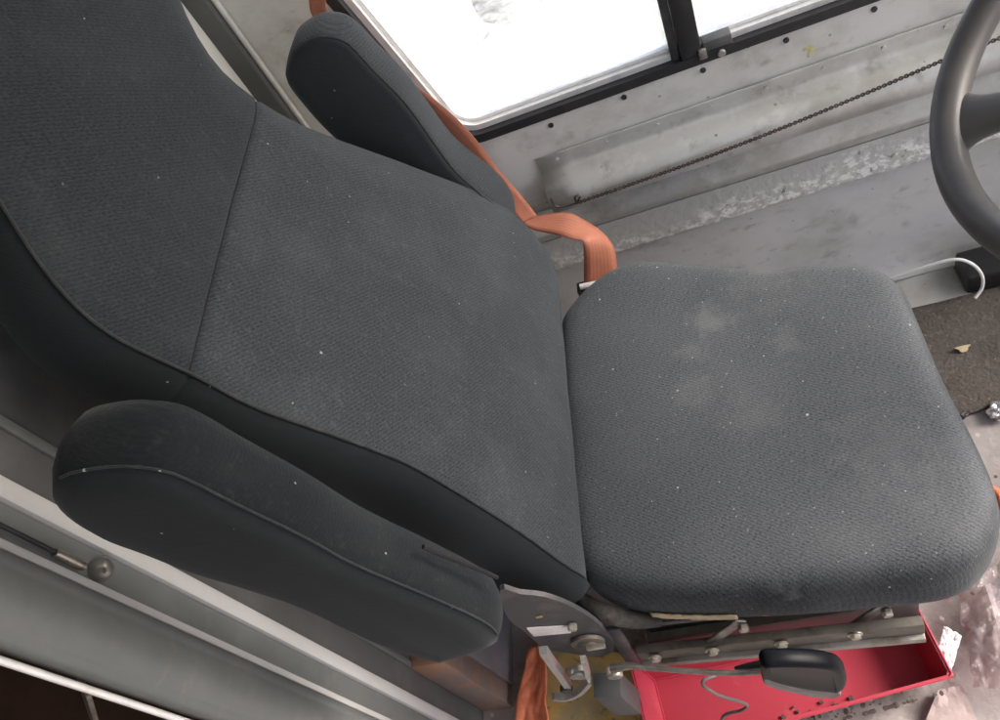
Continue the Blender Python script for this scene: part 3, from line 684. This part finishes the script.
# ---- armrests (folded up beside the backrest)
def soft_slab(poly_xz, y0, y1, r0, r1, n_=110, puff=.004, flare=0., zt=0., grow=0.):
    pl_ = resample(catmull([Vector((x, z, 0)) for x, z in poly_xz], 8, True), n_); pl_ = [Vector((p.x, p.y)) for p in pl_]
    rings = []
    for d, y in ((r0 + .02, y0 - puff), (r0 + .006, y0 - puff * .5), (r0, y0), (r0 * .3, y0 + r0 * .4), (0, y0 + r0 * 1.4), (-.001, (y0 + y1) / 2), (0, y1 - r1 * 1.2), (r1 * .3, y1 - r1 * .45), (r1, y1), (r1 + .02, y1 + puff)):
        rings.append([Vector((p.x, y + flare * max(0, zt - p.y) * max(0, (y - y0) / (y1 - y0)), p.y)) for p in inset2(pl_, d - grow)])
    return rings
def fill_loft(rings):
    bm = bmesh.new(); V = loft(bm, rings, False, False)
    for r, inv in ((V[0], True), (V[-1], False)):
        f = bm.faces.new(r[::-1] if inv else r); bmesh.ops.triangulate(bm, faces=[f])
    return bm
Y0 = .26
near_poly = [(54, 505), (58, 490), (70, 483), (95, 478), (123, 476), (160, 480), (189, 491), (227, 510), (297, 543), (354, 573), (424, 602), (470, 622), (490, 634), (496, 644), (488, 651), (457, 661), (429, 663), (370, 645), (297, 611), (240, 592), (184, 575), (140, 558), (99, 543), (68, 524)]
pp = [(p.x, p.z) for p in (PY(x, y, Y0) for x, y in near_poly)]
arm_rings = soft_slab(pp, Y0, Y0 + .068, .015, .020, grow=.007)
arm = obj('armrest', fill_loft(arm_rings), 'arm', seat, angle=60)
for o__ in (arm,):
    o__.data.materials.append(M['side_shade'])
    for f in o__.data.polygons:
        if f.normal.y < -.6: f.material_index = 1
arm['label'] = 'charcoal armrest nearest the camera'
rg3 = arm_rings[3]; near_i = lambda q: min(range(len(rg3)), key=lambda i_: (rg3[i_] - PY(*near_poly[q], Y0 + .006)).length)
ia, ib = near_i(2), near_i(12); seq = rg3[ia:ib + 1] if ia < ib else rg3[ib:ia + 1]
bm = bmesh.new(); tube(bm, [p + Vector((.0003, -.0004, .0002)) for p in seq], .0011, 6); obj('piping', bm, 'seat_side', arm)
# slit in the lower end of the cover, with the tucked flap edge
sp = [PY(x, y, Y0 + .036) + Vector((.003, 0, .002)) for x, y in ((421, 548), (440, 556), (460, 564), (478, 571), (495, 579))]
bm = bmesh.new(); tube(bm, catmull(sp, 4), [.0022] * 17, 6); obj('cover_slit', bm, 'seam', arm)
YF = .925
far_poly = [(284, 80), (285, 73), (293, 53), (312, 40), (328, 38), (344, 42), (356, 52), (374, 72), (406, 105), (450, 166), (475, 190), (497, 208), (515, 232), (514, 252), (495, 262), (460, 240), (420, 210), (370, 172), (325, 133), (292, 95)]
pp = [(p.x, p.z) for p in (PY(x, y, YF) for x, y in far_poly)]
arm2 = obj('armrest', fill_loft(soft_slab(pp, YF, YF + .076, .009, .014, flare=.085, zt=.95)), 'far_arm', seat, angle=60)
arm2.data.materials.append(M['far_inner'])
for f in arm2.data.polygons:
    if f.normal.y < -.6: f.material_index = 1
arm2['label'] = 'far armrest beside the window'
bm = bmesh.new(); tube(bm, catmull([PY(x, y, YF) + Vector((.001, -.001, .001)) for x, y in far_poly[2:12]], 5), .0018, 6); obj('piping', bm, 'piping', arm2)

# ---- metalwork under the cushion
def plate(name, px, y0, y1, m, parent, bev=.002, per=3, closed=True):
    P = [PY(x, y, y0) for x, y in px]; P = catmull(P, per, True) if per > 1 else P
    bm = bmesh.new(); A = [bm.verts.new((p.x, y0, p.z)) for p in P]; B = [bm.verts.new((p.x, y1, p.z)) for p in P]; n_ = len(P)
    for k in range(n_): bm.faces.new((A[k], A[(k + 1) % n_], B[(k + 1) % n_], B[k]))
    for L in (A, B):
        f = bm.faces.new(L); 
    return obj(name, bm, m, parent, angle=30)
rp = plate('recliner_plate', [(500, 590), (520, 594), (545, 597), (572, 607), (596, 622), (612, 640), (612, 652), (596, 657), (570, 653), (545, 648), (525, 632), (508, 618)], .335, .341, 'darksteel', seat)
plate('sticker', [(527, 629), (567, 626.5), (571, 633), (534, 636.5)], .3325, .3345, 'sticker', rp, per=1)
bm = bmesh.new()
p = PY(572, 624, .334); cyl(bm, p, (0, -1, 0), .006, .008, 6); obj('bolt', bm, 'zinc', rp)
p = PY(539, 616, .334); bm = bmesh.new(); add_box(bm, p - Vector((.004, .002, .0015)), p + Vector((.004, 0, .0015)), .0005); obj('yellow_mark', bm, 'yellow', rp)
bm = bmesh.new(); pc = PY(588, 645, .328)
for r_, h_ in ((.022, .004), (.013, .008)): cyl(bm, pc + Vector((0, .006, 0)), (0, -1, 0), r_, h_ + .002, 20)
pv = obj('pivot', bm, 'frame', rp)
p = PY(596, 647, .318); bm = bmesh.new(); add_box(bm, p - Vector((.012, .003, .003)), p + Vector((.012, .003, .003)), .001); obj('pivot_pin', bm, 'zinc', pv)
YR = .33
def railpt(px, py, y=YR): return PY(px, py, y)
# base: side rail, upper rail, cross links, pan, pedestal
def bar(bm, a, b, w_, d_):
    a, b = Vector(a), Vector(b); t = (b - a).normalized(); u = Vector((0, 1, 0)); v = t.cross(u).normalized(); u = v.cross(t)
    mt = Matrix((t, u, v)).transposed().to_4x4(); mt.translation = (a + b) / 2; L = (b - a).length / 2
    add_box(bm, (-L, -d_ / 2, -w_ / 2), (L, d_ / 2, w_ / 2), .0015, 2, mt)
base_fr = obj('slide_rail', (lambda bm: (bar(bm, (-.235, .338, .3125), (.115, .318, .3245), .034, .012), bm)[1])(bmesh.new()), 'frame', seat)
obj('rail_lip', (lambda bm: (bar(bm, (-.235, .3335, .288), (.115, .3135, .300), .014, .016), bm)[1])(bmesh.new()), 'steel', base_fr)
for px, py in ((655, 657), (712, 650), (781, 643), (855, 634)):
    p = PY(px, py, .326 - .012 * (px - 655) / 200); bm = bmesh.new(); cyl(bm, p, (0, -1, 0), .007, .006, 6); cyl(bm, p, (0, -1, 0), .009, .002, 12); obj('bolt', bm, 'zinc', base_fr)
obj('cushion_pan', box((-.225, .36, .376), (.13, .80, .391), .003), 'frame', seat)
bm = bmesh.new(); bar(bm, (-.225, .352, .384), (.12, .335, .386), .012, .008); obj('pan_rail', bm, 'darksteel', seat)
for (a, b) in (((702, 645), (737, 623)), ((842, 630), (880, 608))):
    bm = bmesh.new(); bar(bm, PY(*a, .334) + Vector((0, 0, -.01)), PY(*b, .334) + Vector((.006, 0, .008)), .016, .004); lk = obj('scissor_link', bm, 'steel', seat)
    p = PY(b[0] + 6, b[1] + 2, .33); bm = bmesh.new(); cyl(bm, p, (0, -1, 0), .0065, .008, 6); obj('bolt', bm, 'zinc', lk)
bm = bmesh.new(); bar(bm, PY(645, 637, .36), PY(690, 632, .36), .008, .008); obj('tension_rod', bm, 'steel', seat)
# bolster of torn grey foam and linkage between the plate and the cushion
bm = bmesh.new(); tube(bm, catmull([PY(x, y, yy) for x, y, yy in ((566, 585, .40), (584, 602, .37), (606, 613, .352), (632, 620, .347), (660, 620, .35))], 5), [.008 + .004 * math.sin(math.pi * i / 20) for i in range(21)], 10)
obj('hinge_sleeve', bm, 'foamgrey', seat)
bm = bmesh.new(); bar(bm, PY(612, 628, .345), PY(636, 665, .345), .020, .006); obj('hinge_arm', bm, 'darksteel', seat)
obj('gap_shade_plate', box((-.215, .362, .168), (.125, .367, .374), .001), 'black', seat)  # added black sheet that stands in for the dark gap above the rail
obj('pedestal', box((-.20, .42, .003), (.10, .76, .30), .01), 'black', seat)
bm = bmesh.new(); bar(bm, (-.235, .80, .318), (.115, .78, .33), .024, .012); obj('slide_rail', bm, 'frame', seat)
bm = bmesh.new(); add_box(bm, (-.22, .35, .304), (.10, .79, .312)); obj('base_plate', bm, 'frame', seat)
# label on the rail and tag under the cushion
p0, p1 = PY(854, 648, .313), PY(902, 642, .31)
bm = bmesh.new(); bar(bm, p0, p1, .0055, .002); obj('orange_label', bm, 'label_orange', base_fr)
p0, p1 = PY(762, 615, .331), PY(826, 610.5, .329)
bm = bmesh.new(); bar(bm, p0, p1, .004, .002); obj('orange_tag', bm, 'label_orange', cushion)
# lever with black grip
LY0, LY1 = .300, .262
pts = [PY(613, 668, .302), PY(628, 666, .298), PY(650, 668, .292), PY(690, 671, .280), PY(735, 673, .270), PY(768, 671, .264)]
bm = bmesh.new(); V = []
P = catmull(pts, 5); rr = [.0070 - .0037 * min(1, i / 8) for i in range(len(P))]
tube(bm, P, rr, 10); lever = obj('lever', bm, 'steel', seat)
bm = bmesh.new(); tube(bm, [PY(735, 668, .268), PY(750, 666.5, .266), PY(768, 664, .264)], [.002, .005, .006], 8); obj('lever_boot', bm, 'black', lever)
bm = bmesh.new(); cyl(bm, PY(614, 668, .31), (0, -1, 0), .011, .012, 16); obj('lever_eye', bm, 'zinc', lever)
def pebble(name, top, y0, y1, m, parent, rnd_=.006):
    P = [PY(x, y, y0) for x, y in top]; pl_ = resample(catmull([Vector((p.x, p.z, 0)) for p in P], 6, True), 60); pl_ = [Vector((p.x, p.y)) for p in pl_]
    rings = []
    for d, y in ((rnd_ * 1.9, y0 + .001), (rnd_, y0), (rnd_ * .35, y0 + rnd_ * .35), (0, y0 + rnd_), (0, y1 - rnd_), (rnd_ * .35, y1 - rnd_ * .35), (rnd_, y1)):
        rings.append([Vector((p.x, y, p.y)) for p in inset2(pl_, d)])
    return obj(name, fill_loft(rings), m, parent, angle=50)
gp = pebble('handle_grip', [(763, 668), (780, 666), (805, 666), (830, 668), (843, 672), (848, 680), (846, 690), (836, 694), (815, 692), (790, 688), (768, 682), (763, 676)], .246, .266, 'grip', lever, .005)
pebble('grip_underside', [(765, 680), (790, 687), (815, 691.5), (838, 692), (840, 697), (820, 698.5), (795, 694), (768, 687)], .248, .263, 'gripgrey', gp, .002)

# ------------------------------------------------------------------ seat belt
sb = thing('seat_belt', (-.25, 1.0, .4), 'orange seat belt hanging slack beside the backrest and looped down to its anchor', 'seat belt')
def pr(a, b, ya, yb): return (PY(*a, ya), PY(*b, yb))
ribbon('shoulder_webbing', [pr((296, -40), (318, -44), 1.06, 1.055), pr((308, -4), (326, -6), 1.055, 1.05), pr((317, 22), (331, 16), 1.05, 1.045), pr((370, 70), (384, 62), 1.045, 1.04), pr((418, 112), (440, 104), 1.035, 1.03), pr((448, 146), (471, 134), 1.03, 1.025), pr((477, 179), (499, 170), 1.02, 1.025), pr((506, 206), (521, 195), 1.01, 1.02), pr((522, 224), (538, 217), 1.0, 1.015)], .0014, 'belt', sb)
ribbon('lap_webbing', [pr((538, 216.5), (522, 223.5), 1.013, 1.0), pr((548, 214), (534, 230), 1.01, .985), pr((569, 213), (557, 235), 1.0, .965), pr((586, 221), (573, 239.5), .99, .95), pr((601, 231), (582, 240.5), .975, .945), pr((612, 244), (583.5, 246), .965, .94), pr((616, 258), (584, 263), .955, .935), pr((617, 275), (584, 284), .945, .93), pr((617, 300), (585, 310), .93, .92)], .0014, 'belt', sb)
pa = PY(579, 288, .925); bm = bmesh.new(); add_box(bm, pa + Vector((-.004, -.012, -.05)), pa + Vector((.012, .012, .002)), .003); an = obj('anchor', bm, 'black', sb)
bm = bmesh.new(); tube(bm, [PY(580, 287, .92), PY(600, 283, .92), PY(622, 278, .92)], .0052, 10); obj('roller', bm, 'alu', an)

# ------------------------------------------------------------------ steering wheel
WC = Vector((.387, .562, .895)); WT = .647; WR = .205
wt = Vector((math.cos(WT), 0, math.sin(WT))); wn = Vector((-math.sin(WT), 0, math.cos(WT))); wyv = Vector((0, 1, 0))
sw = thing('steering_wheel', WC, 'worn grey-brown steering wheel rim at the right edge above the seat front', 'steering wheel')
def rimp(th, r=WR, h=0.): return WC + (-wt * math.cos(th) + wyv * math.sin(th)) * r + wn * h
bm = bmesh.new(); N = 96; S = 16; rings = []
for i in range(N):
    th = 2 * math.pi * i / N; c = rimp(th); rad = (c - WC).normalized()
    gr = 1 + .035 * (.5 + .5 * math.cos(th * 24)) * 0
    rings.append([bm.verts.new(c + (rad * math.cos(a) * .0158 + wn * math.sin(a) * .0172) * gr) for a in [2 * math.pi * k / S for k in range(S)]])
for i in range(N):
    A, B = rings[i], rings[(i + 1) % N]
    for k in range(S): bm.faces.new((A[k], A[(k + 1) % S], B[(k + 1) % S], B[k]))
obj('rim', bm, 'wheel', sw)
for th in (R(24), R(144), R(264)):
    P = [rimp(th, .199, -.002), rimp(th, .175, -.007), rimp(th, .13, -.020), rimp(th, .08, -.035), rimp(th, .04, -.040)]
    tang = (wt * math.sin(th) + wyv * math.cos(th)); rings = []
    for p, ww, hh in zip(catmull(P, 5), [.048 * math.exp(-i / 2.4) + .0185 for i in range(21)], [.0085] * 21):
        dd = (WC - p).normalized(); nn = dd.cross(tang).normalized()
        rings.append([p + tang * ww * math.cos(a) * (abs(math.cos(a)) ** -.25 if abs(math.cos(a)) > .01 else 1) + nn * hh * math.sin(a) for a in [2 * math.pi * k / 16 for k in range(16)]])
    bm = bmesh.new(); loft(bm, rings); obj('spoke', bm, 'wheel', sw)
bm = bmesh.new(); cyl(bm, WC - wn * .065, wn, .065, .05, 32); hub = obj('hub', bm, 'black', sw)
bm = bmesh.new(); tube(bm, [WC - wn * .066, WC - wn * .40, WC - wn * .85], [.03, .035, .04], 14); obj('column', bm, 'black', sw)

# ------------------------------------------------------------------ red tray under the seat
tr_ = thing('plastic_tray', (-.07, .34, 0), 'red plastic tray pushed under the seat rail, littered and dirty inside', 'tray')
TZ, BZ = .10, .025
c4 = [Vector((.157, .308)), Vector((.139, .43)), Vector((-.302, .40)), Vector((-.283, .247))]
bmT = bmesh.new()
def ins(k, d):
    n_ = 4; p = c4[k]; a = (c4[k - 1] - p).normalized(); b = (c4[(k + 1) % 4] - p).normalized(); return p + (a + b) * d
loops = [[(*ins(k, 0), TZ) for k in range(4)], [(*ins(k, .006), TZ + .001) for k in range(4)], [(*ins(k, .022), BZ) for k in range(4)]]
L_ = [[bmT.verts.new(p) for p in l] for l in loops]
lo_ = [bmT.verts.new((*ins(k, .004), TZ - .007)) for k in range(4)]; ou = [bmT.verts.new((*ins(k, .019), BZ - .004)) for k in range(4)]
for A, B in ((L_[0], L_[1]), (L_[1], L_[2]), (lo_, L_[0]), (ou, lo_)):
    for k in range(4): bmT.faces.new((A[k], A[(k + 1) % 4], B[(k + 1) % 4], B[k]))
bmT.faces.new(L_[2]); bmT.faces.new(ou[::-1])
bmesh.ops.bevel(bmT, geom=[e for e in bmT.edges if len(e.link_faces) == 2], offset=.0025, segments=2, affect='EDGES')
tray = obj('tray_body', bmT, 'red', tr_, angle=35)
bm = bmesh.new(); bar(bm, (.135, .424, TZ - .002), (.185, .418, TZ + .002), .012, .006); obj('tray_lip', bm, 'red', tr_)
# debris in the tray corner
bm = bmesh.new()
for k in range(70):
    p = PZ(rnd.uniform(735, 850), 0, 0) if False else Vector((rnd.gauss(.02, .045), rnd.gauss(.295, .012), BZ + .003))
    p.y = max(p.y, .29 + .14 * (p.x - .02)); s = rnd.uniform(.001, .004); bmesh.ops.create_icosphere(bm, subdivisions=1, radius=s, matrix=Matrix.Translation(p) @ Matrix.Diagonal((rnd.uniform(.6, 1.6), rnd.uniform(.6, 1.6), .6, 1)))
dbr = obj('crumbs', bm, 'mat'); dbr['kind'] = 'stuff'; dbr['label'] = 'dark crumbs scattered along the near edge inside the red tray'; dbr['category'] = 'crumbs'

# thin grey cord looping down from the lever into the tray
cp = [PY(716, 675, .278), PY(704, 680, .272), PY(704, 686, .266), PY(718, 695, .262), PY(738, 701, .262), PY(747, 705, .262), PY(742, 710, .262), PY(727, 714, .262), PY(722, 722, .262), PY(730, 740, .262)]
bm = bmesh.new(); tube(bm, catmull(cp, 6), .0022, 8); tag(obj('cord', bm, 'cable'), 'thin grey cord dangling in a curl below the black-gripped lever', 'cord')

# ------------------------------------------------------------------ clutter left of the tray: yellow board, rag, latch, grey box
yb = [PZ(x, y, .03) for x, y in ((537, 643), (640, 655), (640, 760), (537, 760))]
bm = bmesh.new(); A = [bm.verts.new(p) for p in yb]; B = [bm.verts.new(p - Vector((0, 0, .028))) for p in yb]
bm.faces.new(A); bm.faces.new(B[::-1])
for k in range(4): bm.faces.new((A[k], B[k], B[(k + 1) % 4], A[(k + 1) % 4]))
tag(obj('yellow_board', bm, 'yellow', smooth=False), 'worn yellow painted board lying on the floor beside the red tray', 'board')
def rag(u, v):
    a, b, c, d = PZ(531, 650, .03), PZ(549, 646, .034), PZ(551, 735, .03), PZ(515, 735, .02)
    p = a.lerp(b, u).lerp(d.lerp(c, u), v); return p + Vector((.006 * mnoise.noise(Vector((v * 4, u, 1))), 0, .012 + .010 * mnoise.noise(Vector((u * 2.2, v * 2.1, 5.5))) + .003 * mnoise.noise(Vector((u * 6, v * 8, 2)))))
rg = crumple('orange_rag', rag, 18, 34, 'orange', .003)
rg.data.polygons.foreach_set('use_smooth', [True] * len(rg.data.polygons))
tag(rg, 'crumpled bright orange rag beside the yellow board', 'rag')
bxp = PY(613, 690, .30)
bm = bmesh.new(); add_box(bm, (-.019, -.016, -.075), (.019, .016, .03), .002); bx = obj('grey_box', bm, 'greybox'); bx.location = bxp; bx.rotation_euler = (0, 0, R(-4))
tag(bx, 'small upright dark grey metal box left of the red tray', 'box')
lt = thing('seat_latch', PY(570, 680, .31), 'bright chrome double latch lever hanging below the recliner plate', 'latch')
def flat(name, px, y0, th, m, par):
    pts = catmull([PY(x, y, y0) for x, y in px], 5); bm = bmesh.new(); n_ = len(pts); rows = []
    for i, p in enumerate(pts):
        t = (pts[min(i + 1, n_ - 1)] - pts[max(i - 1, 0)]).normalized(); v = t.cross(Vector((0, 1, 0))).normalized()
        rows.append([p + v * th + Vector((0, .006, 0)), p + v * th * .8 + Vector((0, -.004, 0)), p - v * th * .8 + Vector((0, -.004, 0)), p - v * th + Vector((0, .006, 0))])
    loft(bm, rows); return obj(name, bm, m, par, angle=40)
flat('latch_arm', [(543, 651), (552, 664), (561, 676), (569, 688)], .31, .0055, 'chrome', lt)
flat('latch_arm', [(553, 697), (566, 698), (580, 692), (590, 681)], .308, .0042, 'chrome', lt)
flat('latch_hook', [(583, 660), (586, 668), (588, 676)], .305, .0038, 'chrome', lt)
bm = bmesh.new(); pc = PY(578, 668, .318); cyl(bm, pc, (0, -1, 0), .014, .012, 16); obj('latch_pivot', bm, 'steel', lt)
bm = bmesh.new(); pc = PY(566, 686, .312); cyl(bm, pc, (0, -1, 0), .009, .008, 12); obj('latch_bush', bm, 'black', lt)

# ------------------------------------------------------------------ floor to the right: mat, plate, pedal box, cable, litter
mp_ = [PZ(x, y, .012) for x, y in ((880, 318), (905, 312), (961, 300), (1002, 291), (1060, 284))]
x0m, y0m = .22, .752
bm = bmesh.new(); G = []
for i in range(40):
    x = x0m + .75 * i / 39; G.append([])
    for j in range(18):
        y = y0m + .01 * mnoise.noise(Vector((x * 9, 0, 0))) * (1 - j / 17) + (.997 - y0m) * j / 17
        G[-1].append(bm.verts.new((x, y, .012 + .004 * mnoise.noise(Vector((x * 12, y * 12, 3))))))
for A, B in zip(G, G[1:]):
    for k in range(17): bm.faces.new((A[k], B[k], B[k + 1], A[k + 1]))
mt_ = obj('floor_mat', bm, 'mat'); md = mt_.modifiers.new('t', 'SOLIDIFY'); md.thickness = .010; md.offset = -1
tag(mt_, 'dirt-covered brown floor mat in the footwell beside the wall', 'mat')
pl4 = [Vector((.255, .999, .008)), Vector((.425, .999, .008)), Vector((.415, 1.073, .010)), Vector((.255, 1.068, .010))]
bm = bmesh.new(); A = [bm.verts.new(p) for p in pl4]; B = [bm.verts.new(p - Vector((0, 0, .006))) for p in pl4]; bm.faces.new(A); bm.faces.new(B[::-1])
for k in range(4): bm.faces.new((A[k], B[k], B[(k + 1) % 4], A[(k + 1) % 4]))
tag(obj('metal_plate', bm, 'plate', smooth=False), 'dusty pale metal floor plate between the brown mat and the wall', 'plate')
bm = bmesh.new(); add_box(bm, (.415, 1.0, .003), (.75, 1.07, .055), .008); pbx = obj('pedal_box', bm, 'black'); tag(pbx, 'low black plastic pedal housing at the end of the wall', 'pedal box')
wc = [(868, 292), (885, 281), (905, 274), (925, 267), (945, 261), (958, 259.5), (968, 262), (977, 268), (982.5, 277), (982, 288), (975, 298)]
bm = bmesh.new(); tube(bm, catmull([PY(x, y, 1.03 - .07 * i / 10) for i, (x, y) in enumerate(wc)], 5), .0030, 8)
tag(obj('white_cable', bm, 'whitecable'), 'stiff white cable curling up from the footwell like a hook', 'cable')
lf = PZ(963, 348, .019); bm = bmesh.new(); vs = [bm.verts.new(lf + Vector((.012 * math.cos(a) * (1 + .3 * math.sin(3 * a)), .007 * math.sin(a), .003 * math.cos(2 * a)))) for a in [2 * math.pi * k / 14 for k in range(14)]]; bm.faces.new(vs)
tag(obj('dry_leaf', bm, 'leaf'), 'small pale scrap of dry leaf on the brown mat', 'leaf')
tag(ball_crumple('foil_ball', PZ(1000, 411, .014), .017, (1, .9, .8), 'foil', 8.1), 'crumpled silver foil ball at the edge of the brown mat', 'foil')
tag(ball_crumple('dark_clod', PZ(960, 416, .008), .009, (1.4, .7, .6), 'black', 5.1), 'small dark clod beside the seat front on the grey floor', 'dirt')
def paper(u, v):
    a, b, c, d = PZ(944, 626, .085), PZ(961, 636, .06), PZ(951, 672, .04), PZ(938, 650, .07)
    p = a.lerp(b, u).lerp(d.lerp(c, u), v); return p + Vector((0, 0, .012 * mnoise.noise(Vector((u * 5, v * 7, 2))) + .008 * abs(mnoise.noise(Vector((u * 11, v * 13, 5))))))
tag(crumple('paper_scrap', paper, 14, 24, 'foam', .0008), 'crinkled white paper scrap leaning against the right wall of the red tray', 'paper')
def ridged(u, v, f, q): return abs(mnoise.noise(Vector((u * f, v * f * 1.2, q))))
def film1(u, v):
    a, b, c, d = PZ(958, 596, .03), PZ(1060, 520, .05), PZ(1070, 700, .03), PZ(972, 690, .012)
    u2 = u + .06 * mnoise.noise(Vector((v * 5, 3, u * 3)))
    p = a.lerp(b, u2).lerp(d.lerp(c, u2), v); return p + Vector((0, 0, .006 + .040 * ridged(u, v, 2.4, 7) + .020 * ridged(u, v, 6, 1) + .010 * ridged(u, v, 13, 4)))
tag(crumple('plastic_bag', film1, 60, 60, 'film', 0), 'crumpled clear plastic bag lying on the floor past the red tray', 'bag')
def card(u, v):
    a, b, c, d = PZ(985, 585, .05), PZ(1040, 560, .08), PZ(1050, 640, .05), PZ(1010, 665, .03)
    p = a.lerp(b, u).lerp(d.lerp(c, u), v); return p + Vector((0, 0, .006 * mnoise.noise(Vector((u * 4, v * 4, 9)))))
tag(crumple('white_card', card, 10, 10, 'foam', .002), 'bent white card under the clear plastic bag at the right edge', 'card')
bm = bmesh.new(); pp_ = [PZ(x, y, .02) for x, y in ((992, 488), (999, 495), (1004, 512), (1003, 528))]
tube(bm, catmull(pp_, 5), .006, 10); tag(obj('orange_hose', bm, 'orange'), 'bit of orange hose curving out past the front corner of the cushion', 'hose')
def bd(u, v):
    a, b, c, d = PZ(938, 690, .015), PZ(962, 685, .015), PZ(978, 722, .015), PZ(925, 722, .015)
    p = a.lerp(b, u).lerp(d.lerp(c, u), v); return p + Vector((0, 0, .003 * mnoise.noise(Vector((u * 3, v * 3, 4)))))
tag(crumple('card_scrap', bd, 8, 8, 'cardboard', .002), 'flat dusty cardboard scrap in front of the red tray', 'card')
